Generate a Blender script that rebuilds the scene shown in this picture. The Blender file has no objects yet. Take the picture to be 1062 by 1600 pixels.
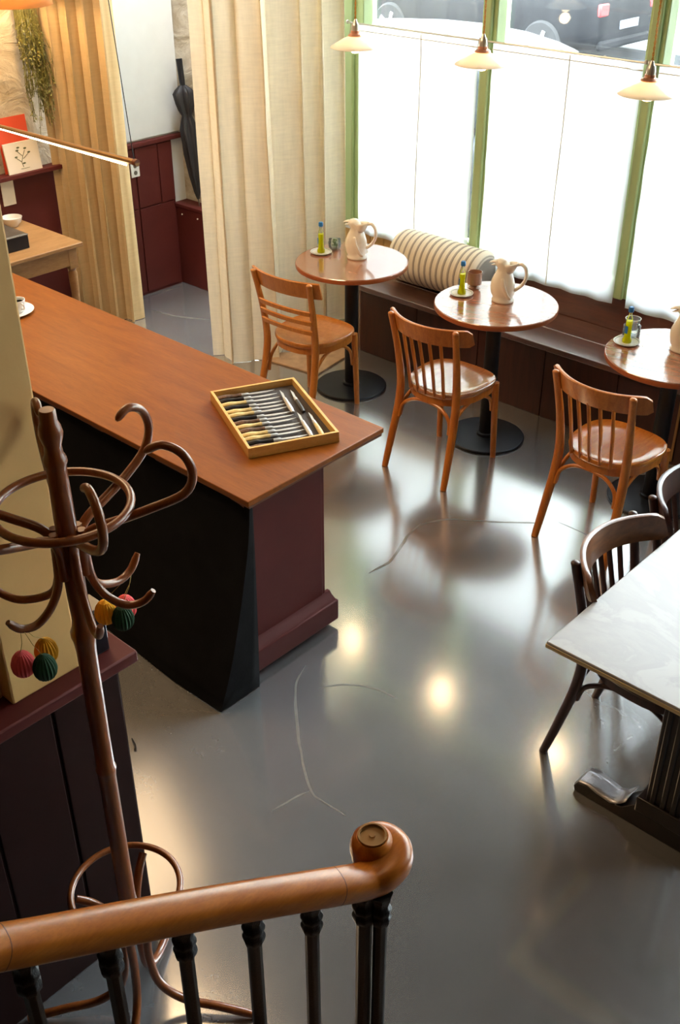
import bpy, bmesh, math, random
from mathutils import Vector, Matrix, noise
C = bpy.context.scene.collection
PI = math.pi
R = math.radians

# ------------------------------------------------------------------ camera
F, TH, ROLL, YAW, CH = 1680.0, .5662, -.002, -.7441, 2.734
fw = Vector((math.sin(YAW)*math.cos(TH), math.cos(YAW)*math.cos(TH), -math.sin(TH)))
r0 = Vector((math.cos(YAW), -math.sin(YAW), 0)); u0 = r0.cross(fw)
rr = r0*math.cos(ROLL) + u0*math.sin(ROLL); uu = -r0*math.sin(ROLL) + u0*math.cos(ROLL)
cd = bpy.data.cameras.new('camera'); cam = bpy.data.objects.new('camera', cd); C.objects.link(cam)
cam.matrix_world = Matrix(((rr.x, uu.x, -fw.x, 0), (rr.y, uu.y, -fw.y, 0), (rr.z, uu.z, -fw.z, CH), (0, 0, 0, 1)))
cd.sensor_fit = 'VERTICAL'; cd.sensor_height = 24; cd.lens = F/1600*24; cd.clip_start = .05; cd.clip_end = 300
bpy.context.scene.camera = cam

# ------------------------------------------------------------------ daylight, exposure
SKY, WARM = 27.0, .95
sc = bpy.context.scene
w = bpy.data.worlds.new('overcast_sky'); sc.world = w; w.use_nodes = True
w.node_tree.nodes['Background'].inputs[0].default_value = (.86, .94, 1.0, 1)
w.node_tree.nodes['Background'].inputs[1].default_value = SKY
sc.view_settings.view_transform = 'Standard'; sc.view_settings.look = 'None'
sc.view_settings.exposure = 0.25; sc.view_settings.gamma = 1; sc.view_settings.use_curve_mapping = False

def area(name, loc, rot, sx, sy, power, col, portal=False, spread=None):
    l = bpy.data.lights.new(name, 'AREA'); l.shape = 'RECTANGLE'; l.size = sx; l.size_y = sy
    l.energy = power; l.color = col
    if portal: l.cycles.is_portal = True
    if spread: l.spread = spread
    o = bpy.data.objects.new(name, l); C.objects.link(o); o.location = loc; o.rotation_euler = rot
    return o
def point(name, loc, power, col, rad=.03):
    l = bpy.data.lights.new(name, 'POINT'); l.energy = power; l.color = col; l.shadow_soft_size = rad
    o = bpy.data.objects.new(name, l); C.objects.link(o); o.location = loc
    return o
# window portal guides the sky light in (area light facing -y)
area('window_portal', (-1.2, 5.22, 1.92), (R(-90), 0, 0), 6.8, 2.6, 1, (1, 1, 1), portal=True)
area('door_portal', (-5.02, 5.22, 1.7), (R(-90), 0, 0), .84, 3.3, 1, (1, 1, 1), portal=True)
# warm ceiling spots over the counter and till side
WC = (1.0, .68, .38)
area('ceiling_spot_counter', (-3.6, 1.9, 3.4), (R(12), 0, 0), 1.6, .6, 36*WARM, WC)
area('ceiling_spot_till', (-4.9, 1.9, 3.4), (R(25), 0, 0), .6, .6, 30*WARM, WC)
area('ceiling_spot_entrance', (-4.6, 2.9, 3.42), (R(14), R(-6), 0), 1.1, 1.1, 9*WARM, WC)
area('ceiling_spot_stairs', (-.75, 1.3, 3.42), (0, R(-20), 0), 1.0, 1.0, 6*WARM, WC)
area('vestibule_fill', (-5.0, 4.45, 3.4), (0, R(10), 0), .5, .4, 42, (.85, .93, 1.0))  # added fill to brighten the vestibule, not a known lamp

# ------------------------------------------------------------------ helpers
def lin(r, g, b):
    f = lambda c: (c/255/12.92) if c/255 <= .04045 else ((c/255+.055)/1.055)**2.4
    return (f(r), f(g), f(b), 1)
class NT:
    def __init__(s, name):
        s.m = bpy.data.materials.new(name); s.m.use_nodes = True; s.t = s.m.node_tree
        s.p = s.t.nodes['Principled BSDF']; s.out = s.t.nodes['Material Output']
    def n(s, typ, **k):
        x = s.t.nodes.new(typ)
        for a, b in k.items(): setattr(x, a, b)
        return x
    def l(s, a, b): s.t.links.new(a, b)
    def coords(s, scale=(1, 1, 1), kind='Object', rot=(0, 0, 0)):
        tc = s.n('ShaderNodeTexCoord'); mp = s.n('ShaderNodeMapping')
        mp.inputs['Scale'].default_value = scale; mp.inputs['Rotation'].default_value = rot
        s.l(tc.outputs[kind], mp.inputs[0]); return mp.outputs[0]
    def noise(s, vec, scale, detail=4, rough=.5, dist=0):
        x = s.n('ShaderNodeTexNoise'); x.inputs['Scale'].default_value = scale; x.inputs['Detail'].default_value = detail
        x.inputs['Roughness'].default_value = rough; x.inputs['Distortion'].default_value = dist
        if vec is not None: s.l(vec, x.inputs['Vector'])
        return x.outputs[0]
    def ramp(s, fac, stops, interp='LINEAR'):
        x = s.n('ShaderNodeValToRGB'); x.color_ramp.interpolation = interp
        while len(x.color_ramp.elements) < len(stops): x.color_ramp.elements.new(.5)
        for e, (p, c) in zip(x.color_ramp.elements, stops): e.position = p; e.color = c
        s.l(fac, x.inputs[0]); return x.outputs[0]
    def mix(s, f, a, b, mode='MIX'):
        x = s.n('ShaderNodeMix', data_type='RGBA', blend_type=mode)
        for i, v in ((0, f), (6, a), (7, b)):
            if hasattr(v, 'links'): s.l(v, x.inputs[i])
            else: x.inputs[i].default_value = v
        return x.outputs[2]
    def bump(s, h, strength=.2, dist=.01):
        x = s.n('ShaderNodeBump'); x.inputs['Strength'].default_value = strength; x.inputs['Distance'].default_value = dist
        s.l(h, x.inputs['Height']); s.l(x.outputs[0], s.p.inputs['Normal'])
def plain(name, col, rough=.5, metal=0, vary=.12, bump=0, coat=0, nscale=8, spec=.5):
    t = NT(name); v = t.coords(); nz = t.noise(v, nscale)
    d = tuple(c*(1-vary) for c in col[:3])+(1,); l_ = tuple(min(1, c*(1+vary)) for c in col[:3])+(1,)
    t.l(t.ramp(nz, [(.3, d), (.7, l_)]), t.p.inputs['Base Color'])
    t.p.inputs['Roughness'].default_value = rough; t.p.inputs['Metallic'].default_value = metal
    t.p.inputs['Coat Weight'].default_value = coat; t.p.inputs['Specular IOR Level'].default_value = spec
    if bump: t.bump(t.noise(v, nscale*12), bump, .002)
    return t.m
def wood(name, c1, c2, rough=.35, scale=(1, 12, 12), coat=.3, nscale=3.0, bump=.05, ior=1.5):
    t = NT(name); v = t.coords(scale); nz = t.noise(v, nscale, 6, .6, .6); f = t.noise(v, nscale*9, 3, .6)
    base = t.ramp(nz, [(.25, c1), (.75, c2)])
    fine = t.ramp(f, [(.3, (.72, .72, .72, 1)), (.62, (1, 1, 1, 1))])
    col = t.mix(.6, base, fine, 'MULTIPLY')
    t.l(col, t.p.inputs['Base Color']); t.p.inputs['Roughness'].default_value = rough
    t.p.inputs['Coat Weight'].default_value = coat; t.p.inputs['Coat Roughness'].default_value = rough*.6; t.p.inputs['Coat IOR'].default_value = ior
    if bump: t.bump(f, bump, .002)
    return t.m
M = {}
M['honey'] = wood('honey_beech', lin(186, 100, 24), lin(222, 138, 48), .3, (14, 14, 2), .5)
M['honey_seat'] = wood('honey_beech_seat', lin(190, 104, 32), lin(226, 146, 62), .16, (14, 2, 14), .9)
M['oldseat'] = wood('worn_plywood_seat', lin(165, 98, 50), lin(205, 140, 82), .2, (14, 2, 14), 1, ior=2.2, bump=0)
M['honey_light'] = wood('light_beech', lin(196, 118, 44), lin(222, 146, 64), .3, (14, 14, 2), .5)
M['darkwood'] = wood('dark_bentwood', lin(52, 28, 22), lin(78, 40, 28), .38, (14, 14, 2), .2)
M['pedestal'] = wood('blackened_wood', lin(24, 14, 12), lin(38, 23, 19), .4, (14, 14, 2), .2)
M['rail_highlit'] = wood('highlit_back_rail', lin(92, 54, 30), lin(140, 88, 50), .35, (2, 14, 14), .4)  # dark chair rail with its top highlight put into the wood colour
M['tabletop'] = wood('cherry_tabletop', lin(150, 92, 66), lin(182, 122, 92), .2, (1.2, 12, 12), 1, 3, ior=2.6, bump=0)
M['tableedge'] = wood('table_edge', lin(150, 78, 40), lin(182, 104, 58), .35, (3, 3, 30), .2)
M['counter'] = wood('counter_top', lin(122, 62, 10), lin(148, 82, 20), .42, (1.2, 9, 9), 0, 2)
M['counter'].node_tree.nodes['Principled BSDF'].inputs['Specular IOR Level'].default_value = .22
M['counter_edge'] = wood('counter_edge', lin(92, 50, 26), lin(128, 72, 38), .5, (2, 2, 20), 0)
M['bench'] = wood('bench_stained_oak', lin(74, 34, 24), lin(108, 56, 40), .3, (.8, 10, 10), 1, 3, ior=2.2, bump=0)
M['benchfront'] = wood('bench_front_board', lin(52, 22, 16), lin(78, 36, 24), .45, (10, 10, 1), .1, 3)
M['oldtable'] = wood('scrubbed_pine', lin(150, 108, 62), lin(180, 138, 88), .5, (8, 1.5, 8), .0, 3)
M['oak_tray'] = wood('pale_oak', lin(222, 166, 84), lin(238, 190, 112), .4, (3, 3, 20), .1)
M['bent'] = wood('bentwood_stand', lin(118, 58, 20), lin(152, 84, 34), .33, (16, 16, 2), .6)
M['rail'] = wood('handrail_wood', lin(166, 88, 22), lin(198, 118, 40), .3, (10, 2, 10), .35)
M['cream_paint'] = plain('cream_paint', lin(226, 184, 118), .7, 0, .04, .1)
M['ceil'] = plain('ceiling_paint', lin(40, 36, 32), .9, 0, .04)
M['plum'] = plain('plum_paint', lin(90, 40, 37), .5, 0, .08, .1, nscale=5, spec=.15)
M['plum_shaded'] = plain('plum_paint_shaded', lin(40, 17, 14), .6, 0, .1, .1, nscale=5, spec=.15)  # plum with the half wall's shade put in; also darkens unseen walls
M['white_board'] = plain('white_board_paint', lin(226, 230, 232), .5, 0, .03)
M['green'] = plain('green_window_paint', lin(180, 205, 150), .4, 0, .06, nscale=3)
M['blackcloth'] = plain('black_cloth', lin(17, 16, 18), .85, 0, .3, .3, nscale=10, spec=.15)
M['black'] = plain('black_metal', lin(30, 33, 41), .38, .3, .15)
M['iron'] = plain('cast_iron', lin(24, 22, 20), .42, .5, .3, .5, nscale=30)
M['ceramic'] = plain('cream_glaze', lin(247, 240, 226), .2, 0, .02, coat=.6)
M['white_china'] = plain('white_china', lin(235, 235, 230), .2, 0, .02, coat=.5)
M['china_rim'] = plain('grey_blue_rim', lin(120, 140, 142), .3)
M['blue'] = plain('blue_cap', lin(48, 132, 205), .4)
M['oil'] = plain('yellow_oil', lin(214, 214, 20), .2, 0, .05, coat=.8)
def oilm():
    t = NT('yellow_olive_oil'); t.p.inputs['Base Color'].default_value = lin(252, 246, 16); t.p.inputs['Roughness'].default_value = .1
    tr = t.n('ShaderNodeBsdfTranslucent'); tr.inputs[0].default_value = lin(255, 250, 20)
    a = t.n('ShaderNodeMixShader'); a.inputs[0].default_value = .5; t.l(t.p.outputs[0], a.inputs[1]); t.l(tr.outputs[0], a.inputs[2])
    t.l(a.outputs[0], t.out.inputs[0]); return t.m
M['oil'] = oilm()
M['steel'] = plain('steel', lin(205, 203, 200), .38, .7, .1)
M['dullsteel'] = plain('brushed_bolster', lin(120, 116, 108), .4, .8, .3)
M['k_cream'] = plain('horn_handle_cream', lin(222, 194, 132), .35, 0, .15, nscale=60)
M['k_black'] = plain('horn_handle_black', lin(30, 26, 26), .3, 0, .3)
M['k_mottle'] = plain('horn_handle_mottled', lin(112, 84, 66), .35, 0, .6, nscale=90)
M['foam'] = plain('dark_ribbed_liner', lin(58, 54, 54), .8)
M['brass'] = plain('brass', lin(160, 124, 80), .4, .7, .1)
M['copper'] = plain('copper', lin(226, 164, 134), .35, .4, .1)
M['cord'] = plain('gold_cord', lin(206, 150, 60), .6, 0, .3, nscale=200)
M['chrome'] = plain('chrome', lin(215, 212, 205), .3, .6)
M['strapsilver'] = plain('silver_tape', lin(168, 168, 176), .32, .7, .12, .3, nscale=20)
M['umb'] = plain('umbrella_cloth', lin(34, 32, 36), .55, 0, .2)
M['cardw'] = plain('card_white', lin(232, 222, 205), .7, 0, .03)
M['red'] = plain('card_red', lin(226, 84, 52), .6, 0, .05)
M['ink'] = plain('ink_green', lin(106, 110, 80), .8)
M['leaf'] = plain('leaf', lin(104, 100, 40), .6, 0, .35, nscale=25)
M['rug'] = plain('coir', lin(190, 156, 120), .95, 0, .15, 1, nscale=20)
M['dark_car'] = plain('dark_car_paint', lin(12, 14, 17), .6, 0, .05, coat=0, spec=.12)
M['silver_car'] = plain('silver_car_paint', lin(36, 42, 44), .6, .0, .03, coat=0, spec=.3)
M['facade'] = plain('pale_facade_stone', lin(205, 198, 186), .85, 0, .05)
M['tyre'] = plain('tyre', lin(12, 12, 13), .8)
M['carglass'] = plain('car_glass', lin(16, 26, 28), .3, 0, .1, coat=0, spec=.2)
M['plate'] = plain('number_plate', lin(90, 94, 100), .4)
M['lampred'] = plain('tail_lamp', lin(150, 40, 40), .3)
M['asphalt'] = plain('asphalt', lin(72, 75, 78), .8, 0, .12, .3, nscale=2)
M['paving'] = plain('paving', lin(84, 87, 90), .8, 0, .1, .2, nscale=2)
M['kerb'] = plain('kerb_stone', lin(56, 58, 60), .8)
M['tumbler'] = plain('smoked_tumbler', lin(150, 110, 90), .2, 0, .1, coat=.6)
M['wax'] = plain('candle_wax', lin(230, 170, 110), .5)
M['greenery'] = plain('greenery', lin(120, 140, 90), .7, 0, .4, nscale=60)
M['pink'] = plain('pink_paper', lin(250, 100, 104), .8, 0, .1, nscale=40)
M['yellow'] = plain('yellow_paper', lin(246, 176, 20), .8, 0, .1, nscale=40)
M['dkgreen'] = plain('dark_green_paper', lin(14, 64, 36), .8, 0, .2, nscale=40)
M['string'] = plain('pale_thread', lin(176, 150, 80), .8)
M['stair'] = wood('stair_tread_oak', lin(90, 58, 36), lin(124, 84, 54), .4, (1, 8, 8), .2)
def linen(name, col, transl=.35, scale=260):
    t = NT(name); v = t.coords(); a = t.noise(t.coords((1, 1, .12)), scale/8, 3, .7); b = t.noise(t.coords((.3, .3, 2.5)), scale/8, 3, .7)
    m = t.mix(.5, a, b); d = tuple(c*.86 for c in col[:3])+(1,)
    c = t.ramp(m, [(.35, d), (.65, col)])
    t.l(c, t.p.inputs['Base Color']); t.p.inputs['Roughness'].default_value = .9; t.p.inputs['Specular IOR Level'].default_value = .1
    tr = t.n('ShaderNodeBsdfTranslucent'); t.l(c, tr.inputs[0]); mx = t.n('ShaderNodeMixShader'); mx.inputs[0].default_value = transl
    t.l(t.p.outputs[0], mx.inputs[1]); t.l(tr.outputs[0], mx.inputs[2]); t.l(mx.outputs[0], t.out.inputs[0])
    return t.m
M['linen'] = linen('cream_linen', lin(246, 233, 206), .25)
M['linen_warmlit'] = linen('warmlit_linen', lin(216, 188, 142), .12)  # left curtain's linen, warm light on it mixed into the colour
M['rope'] = linen('off_white_linen', lin(236, 226, 205), .2)
def sheer():
    t = NT('sheer_white_voile'); t.p.inputs['Base Color'].default_value = (.8, .81, .83, 1); t.p.inputs['Roughness'].default_value = .9
    t.p.inputs['Specular IOR Level'].default_value = .05
    tr = t.n('ShaderNodeBsdfTranslucent'); tr.inputs[0].default_value = (.9, .92, .96, 1)
    tp = t.n('ShaderNodeBsdfTransparent'); tp.inputs[0].default_value = (1, 1, 1, 1)
    a = t.n('ShaderNodeMixShader'); a.inputs[0].default_value = .8; t.l(t.p.outputs[0], a.inputs[1]); t.l(tr.outputs[0], a.inputs[2])
    b = t.n('ShaderNodeMixShader'); b.inputs[0].default_value = .07; t.l(a.outputs[0], b.inputs[1]); t.l(tp.outputs[0], b.inputs[2])
    t.l(b.outputs[0], t.out.inputs[0]); return t.m
M['sheer'] = sheer()
def glass(name, tint=(1, 1, 1, 1), haze=.06, refl=.1):
    t = NT(name); tp = t.n('ShaderNodeBsdfTransparent'); tp.inputs[0].default_value = tint
    gl = t.n('ShaderNodeBsdfGlossy'); gl.inputs['Roughness'].default_value = .03
    fr = t.n('ShaderNodeFresnel'); fr.inputs[0].default_value = 1.45
    a = t.n('ShaderNodeMixShader'); t.l(fr.outputs[0], a.inputs[0]); t.l(tp.outputs[0], a.inputs[1]); t.l(gl.outputs[0], a.inputs[2])
    tl = t.n('ShaderNodeBsdfTranslucent'); tl.inputs[0].default_value = (.95, .97, 1, 1)
    b = t.n('ShaderNodeMixShader'); b.inputs[0].default_value = haze
    if haze:
        nz = t.noise(t.coords((6, 6, .8)), 3, 5); mr = t.n('ShaderNodeMapRange'); mr.inputs[1].default_value = .3; mr.inputs[2].default_value = .7
        mr.inputs[3].default_value = haze*.6; mr.inputs[4].default_value = haze*1.5; t.l(nz, mr.inputs[0]); t.l(mr.outputs[0], b.inputs[0])
    t.l(a.outputs[0], b.inputs[1]); t.l(tl.outputs[0], b.inputs[2]); t.l(b.outputs[0], t.out.inputs[0]); return t.m
M['pane'] = glass('dusty_window_glass', (.97, 1, 1, 1), .008)
M['clear'] = glass('clear_glass', (.95, .985, .97, 1), .04)
def opal():
    t = NT('opal_glass'); t.p.inputs['Base Color'].default_value = (.95, .92, .86, 1); t.p.inputs['Roughness'].default_value = .15
    tr = t.n('ShaderNodeBsdfTranslucent'); tr.inputs[0].default_value = (.95, .9, .8, 1)
    a = t.n('ShaderNodeMixShader'); a.inputs[0].default_value = .5; t.l(t.p.outputs[0], a.inputs[1]); t.l(tr.outputs[0], a.inputs[2])
    t.l(a.outputs[0], t.out.inputs[0]); return t.m
M['opal'] = opal()
def emit(name, col, s):
    t = NT(name); t.p.inputs['Base Color'].default_value = col; t.p.inputs['Emission Color'].default_value = col
    t.p.inputs['Emission Strength'].default_value = s; return t.m
M['led'] = emit('led_strip', (1, .78, .5, 1), 16)
M['bulb'] = emit('lamp_bulb', (1, .74, .42, 1), 12)
def shade_mat():
    t = NT('amber_lampshade'); t.p.inputs['Base Color'].default_value = lin(222, 184, 134); t.p.inputs['Roughness'].default_value = .8
    tr = t.n('ShaderNodeBsdfTranslucent'); tr.inputs[0].default_value = lin(225, 185, 135)
    a = t.n('ShaderNodeMixShader'); a.inputs[0].default_value = .5; t.l(t.p.outputs[0], a.inputs[1]); t.l(tr.outputs[0], a.inputs[2])
    t.l(a.outputs[0], t.out.inputs[0]); return t.m
M['shade'] = shade_mat()
def floor_mat():
    t = NT('polished_concrete'); v = t.coords(); t.p.inputs['Coat IOR'].default_value = 3.8
    a = t.noise(v, .9, 6, .55, .4); b = t.noise(v, 22, 5, .7)
    base = t.ramp(a, [(.3, lin(112, 112, 113)), (.7, lin(136, 136, 137))])
    fine = t.ramp(b, [(.3, (.86, .86, .86, 1)), (.7, (1, 1, 1, 1))])
    col = t.mix(.7, base, fine, 'MULTIPLY')
    wv = t.n('ShaderNodeTexNoise'); wv.inputs['Scale'].default_value = 1.6; wv.inputs['Detail'].default_value = 4; t.l(v, wv.inputs['Vector'])
    add = t.n('ShaderNodeVectorMath', operation='MULTIPLY_ADD'); t.l(wv.outputs['Color'], add.inputs[0]); add.inputs[1].default_value = (.55, .55, 0); t.l(v, add.inputs[2])
    vo = t.n('ShaderNodeTexVoronoi', feature='DISTANCE_TO_EDGE'); vo.inputs['Scale'].default_value = .8; t.l(add.outputs[0], vo.inputs['Vector'])
    line = t.ramp(vo.outputs['Distance'], [(0, (.08, .08, .08, 1)), (.012, (0, 0, 0, 1))])
    mask = t.ramp(t.noise(v, 1.1, 2), [(.42, (0, 0, 0, 1)), (.6, (1, 1, 1, 1))])
    fm = t.mix(1, line, mask, 'MULTIPLY')
    col = t.mix(fm, col, lin(186, 178, 166))
    t.l(col, t.p.inputs['Base Color'])
    rg = t.ramp(t.noise(v, 3, 5, .6), [(.3, (.15, .15, .15, 1)), (.75, (.27, .27, .27, 1))])
    t.l(rg, t.p.inputs['Roughness']); t.p.inputs['Coat Weight'].default_value = 1; t.p.inputs['Coat Roughness'].default_value = .15
    t.p.inputs['Specular IOR Level'].default_value = 1.0
    t.bump(t.noise(v, 60, 3), .04, .004)
    return t.m
M['floor'] = floor_mat()
def stone():
    t = NT('rough_plastered_stone'); v = t.coords((1, 1, 1.3)); a = t.noise(v, 5, 8, .65, 1)
    t.l(t.ramp(a, [(.3, lin(176, 160, 132)), (.6, lin(224, 216, 200))]), t.p.inputs['Base Color'])
    t.p.inputs['Roughness'].default_value = .95; t.bump(a, .9, .05); return t.m
M['stone'] = stone()
def marble():
    t = NT('white_marble'); v = t.coords((1, 2.2, 1), rot=(0, 0, .5)); a = t.noise(v, 3, 8, .65, 1.2)
    t.l(t.ramp(a, [(.38, lin(160, 155, 151)), (.5, lin(154, 149, 146)), (.56, lin(164, 159, 155))]), t.p.inputs['Base Color'])
    t.p.inputs['Roughness'].default_value = .3; t.p.inputs['Specular IOR Level'].default_value = .3; return t.m
M['marble'] = marble()
M['marble_edge'] = plain('marble_edge', lin(200, 178, 130), .4)
def stripes():
    t = NT('striped_ticking'); tc = t.n('ShaderNodeTexCoord'); sp = t.n('ShaderNodeSeparateXYZ'); t.l(tc.outputs['Object'], sp.inputs[0])
    m = t.n('ShaderNodeMath', operation='MULTIPLY'); m.inputs[1].default_value = 24.0; t.l(sp.outputs[0], m.inputs[0])
    f = t.n('ShaderNodeMath', operation='FRACT'); t.l(m.outputs[0], f.inputs[0])
    c = t.ramp(f.outputs[0], [(0, lin(236, 226, 206)), (.36, lin(240, 230, 210)), (.44, lin(150, 140, 130)), (.52, lin(205, 194, 176)), (.60, lin(138, 128, 120)), (.70, lin(150, 142, 132)), (.78, lin(232, 222, 202))])
    t.l(c, t.p.inputs['Base Color']); t.p.inputs['Roughness'].default_value = .95; t.bump(t.noise(tc.outputs['Object'], 260, 2), .3, .002); return t.m
M['stripe'] = stripes()
def twist():
    t = NT('ribbed_liner'); tc = t.n('ShaderNodeTexCoord'); wv = t.n('ShaderNodeTexWave'); wv.inputs['Scale'].default_value = 60
    t.l(tc.outputs['Object'], wv.inputs['Vector']); t.l(t.ramp(wv.outputs['Fac'], [(.3, lin(46, 42, 42)), (.7, lin(92, 86, 84))]), t.p.inputs['Base Color'])
    t.p.inputs['Roughness'].default_value = .8; t.bump(wv.outputs['Fac'], .5, .002); return t.m
M['liner'] = twist()

# mesh building
class MB:
    def __init__(s): s.b = bmesh.new()
    def box(s, c, d, rot=None, taper=None):
        vs = []
        for z in (-.5, .5):
            k = (taper if (taper and z > 0) else 1)
            for x, y in ((-.5, -.5), (.5, -.5), (.5, .5), (-.5, .5)):
                v = Vector((x*d[0]*k, y*d[1]*k, z*d[2]))
                if rot: v = Matrix.Rotation(rot[2], 3, 'Z') @ Matrix.Rotation(rot[1], 3, 'Y') @ Matrix.Rotation(rot[0], 3, 'X') @ v
                vs.append(s.b.verts.new(v+Vector(c)))
        for f in ((3, 2, 1, 0), (4, 5, 6, 7), (0, 1, 5, 4), (1, 2, 6, 5), (2, 3, 7, 6), (3, 0, 4, 7)): s.b.faces.new([vs[i] for i in f])
        return s
    def bb(s, x0, x1, y0, y1, z0, z1): return s.box(((x0+x1)/2, (y0+y1)/2, (z0+z1)/2), (abs(x1-x0), abs(y1-y0), abs(z1-z0)))
    def loft(s, rings, close=False, caps=True):
        V = [[s.b.verts.new(p) for p in r] for r in rings]; n = len(V[0]); m = len(V)
        for i in range(m if close else m-1):
            a, b = V[i], V[(i+1) % m]
            for j in range(n): s.b.faces.new((a[j], a[(j+1) % n], b[(j+1) % n], b[j]))
        if caps and not close: s.b.faces.new(V[0][::-1]); s.b.faces.new(V[-1])
        return s
    def lathe(s, prof, c=(0, 0, 0), n=32, sq=(1, 1)):
        rings = [[Vector((c[0]+max(r, 1e-4)*sq[0]*math.cos(2*PI*j/n), c[1]+max(r, 1e-4)*sq[1]*math.sin(2*PI*j/n), c[2]+z)) for j in range(n)] for r, z in prof]
        return s.loft(rings)
    def cyl(s, c, r, z0, z1, n=32): return s.lathe([(r, z0), (r, z1)], c, n)
    def tube(s, pts, rad, n=12, close=False, flat=None, up=None):
        P = [Vector(p) for p in pts]; m = len(P)
        if not isinstance(rad, (list, tuple)): rad = [rad]*m
        rings = []; prev = None
        for i in range(m):
            if close: t = P[(i+1) % m]-P[i-1]
            else: t = P[min(i+1, m-1)]-P[max(i-1, 0)]
            t.normalize()
            if prev is None:
                q = Vector(up) if up else (Vector((0, 0, 1)) if abs(t.z) < .9 else Vector((1, 0, 0)))
            else: q = prev
            q = (q-t*q.dot(t)).normalized(); prev = q; b = t.cross(q); f = flat or (1, 1)
            rings.append([P[i]+(q*math.cos(2*PI*j/n)*f[0]+b*math.sin(2*PI*j/n)*f[1])*rad[i] for j in range(n)])
        return s.loft(rings, close)
    def sweep(s, pts, sec, close=False, up=(0, 0, 1)):   # sec: list of (u along side, v along up); pts optionally scaled
        P = [Vector(p) for p in pts]; m = len(P); rings = []
        for i in range(m):
            t = (P[(i+1) % m]-P[i-1]) if close else (P[min(i+1, m-1)]-P[max(i-1, 0)])
            t.normalize(); u = Vector(up); u = (u-t*u.dot(t)).normalized(); b = t.cross(u)
            rings.append([P[i]+b*a+u*v for a, v in sec])
        return s.loft(rings, close)
    def sphere(s, c, r, sc=(1, 1, 1), n=16):
        rings = []
        for i in range(n//2+1):
            a = -PI/2+PI*i/(n//2); q = max(math.cos(a), .02)
            rings.append([Vector((c[0]+r*sc[0]*q*math.cos(2*PI*j/n), c[1]+r*sc[1]*q*math.sin(2*PI*j/n), c[2]+r*sc[2]*math.sin(a))) for j in range(n)])
        return s.loft(rings)
    def prism(s, poly, z0, z1):
        return s.loft([[Vector((x, y, z0)) for x, y in poly], [Vector((x, y, z1)) for x, y in poly]])
    def grid(s, rows):
        V = [[s.b.verts.new(p) for p in r] for r in rows]
        for i in range(len(V)-1):
            for j in range(len(V[0])-1): s.b.faces.new((V[i][j], V[i][j+1], V[i+1][j+1], V[i+1][j]))
        return s
    def build(s, name, mat, parent=None, bevel=0, smooth=35, solid=0, sub=0, loc=None):
        bmesh.ops.recalc_face_normals(s.b, faces=s.b.faces)
        me = bpy.data.meshes.new(name); s.b.to_mesh(me); s.b.free()
        me.materials.append(M[mat] if isinstance(mat, str) else mat)
        o = bpy.data.objects.new(name, me); C.objects.link(o)
        if parent: o.parent = parent
        if loc: o.location = loc
        if smooth:
            me.polygons.foreach_set('use_smooth', [True]*len(me.polygons)); me.set_sharp_from_angle(angle=R(smooth))
        if solid: md = o.modifiers.new('solid', 'SOLIDIFY'); md.thickness = solid; md.offset = 0
        if sub: md = o.modifiers.new('sub', 'SUBSURF'); md.levels = sub; md.render_levels = sub
        if bevel: md = o.modifiers.new('bevel', 'BEVEL'); md.width = bevel; md.segments = 2; md.limit_method = 'ANGLE'; md.angle_limit = R(40)
        return o
def thing(name, label, cat, loc=(0, 0, 0), rz=0, group=None):
    o = bpy.data.objects.new(name, None); C.objects.link(o); o.location = loc; o.rotation_euler = (0, 0, rz)
    o.empty_display_size = .05
    return tag(o, label, cat, group)
def tag(o, label, cat, group=None):
    o['label'] = label; o['category'] = cat
    if group: o['group'] = group
    return o
def struct(o): o['kind'] = 'structure'; return o
def dup(root, loc, rz, label, group=None):
    r = root.copy(); C.objects.link(r); r.location = loc; r.rotation_euler = (0, 0, rz); r['label'] = label
    if group: r['group'] = group
    def rec(src, dst):
        for ch in list(src.children):
            c = ch.copy(); C.objects.link(c); c.parent = dst; rec(ch, c)
    rec(root, r); return r
def spline(P, n=8, close=False):
    P = [Vector(p) for p in P]; out = []; m = len(P)
    for i in range(m if close else m-1):
        g = (lambda k: P[k % m]) if close else (lambda k: P[min(max(k, 0), m-1)])
        a, b, c, d = g(i-1), g(i), g(i+1), g(i+2)
        for k in range(n):
            t = k/n
            out.append(.5*((2*b)+(-a+c)*t+(2*a-5*b+4*c-d)*t*t+(-a+3*b-3*c+d)*t**3))
    if not close: out.append(P[-1])
    return out

# ------------------------------------------------------------------ setting
struct(MB().bb(-9, 3, -3, 5.2, -.12, 0).build('floor', 'floor', smooth=0))
struct(MB().bb(-9, 3, -3, 5.3, 3.5, 3.6).build('ceiling', 'ceil', smooth=0))
struct(MB().bb(-9, 3, -3.15, -3, 0, 3.5).build('wall_back', 'plum_shaded', smooth=0))
struct(MB().bb(2.2, 2.35, -3, 5.2, 0, 3.5).build('wall_right', 'plum_shaded', smooth=0))
struct(MB().bb(-6.1, -5.84, -3, 3.77, 0, 3.5).build('wall_left', 'stone', smooth=0))
wl = struct(MB().bb(-6.1, -5.84, 3.77, 5.2, 0, 3.5).build('wall_vestibule', 'white_board', smooth=0))
MB().bb(-5.84, -5.828, 3.9, 4.765, 1.03, 1.93).build('panel', 'white_board', wl, bevel=.003)
MB().bb(-5.84, -5.828, 3.9, 4.33, 1.94, 3.4).build('panel', 'white_board', wl, bevel=.003)
MB().bb(-5.84, -5.828, 4.34, 4.765, 1.94, 3.4).build('panel', 'white_board', wl, bevel=.003)
MB().sphere((-5.822, 4.30, 1.38), .014).build('knob', 'white_china', wl)
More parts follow.
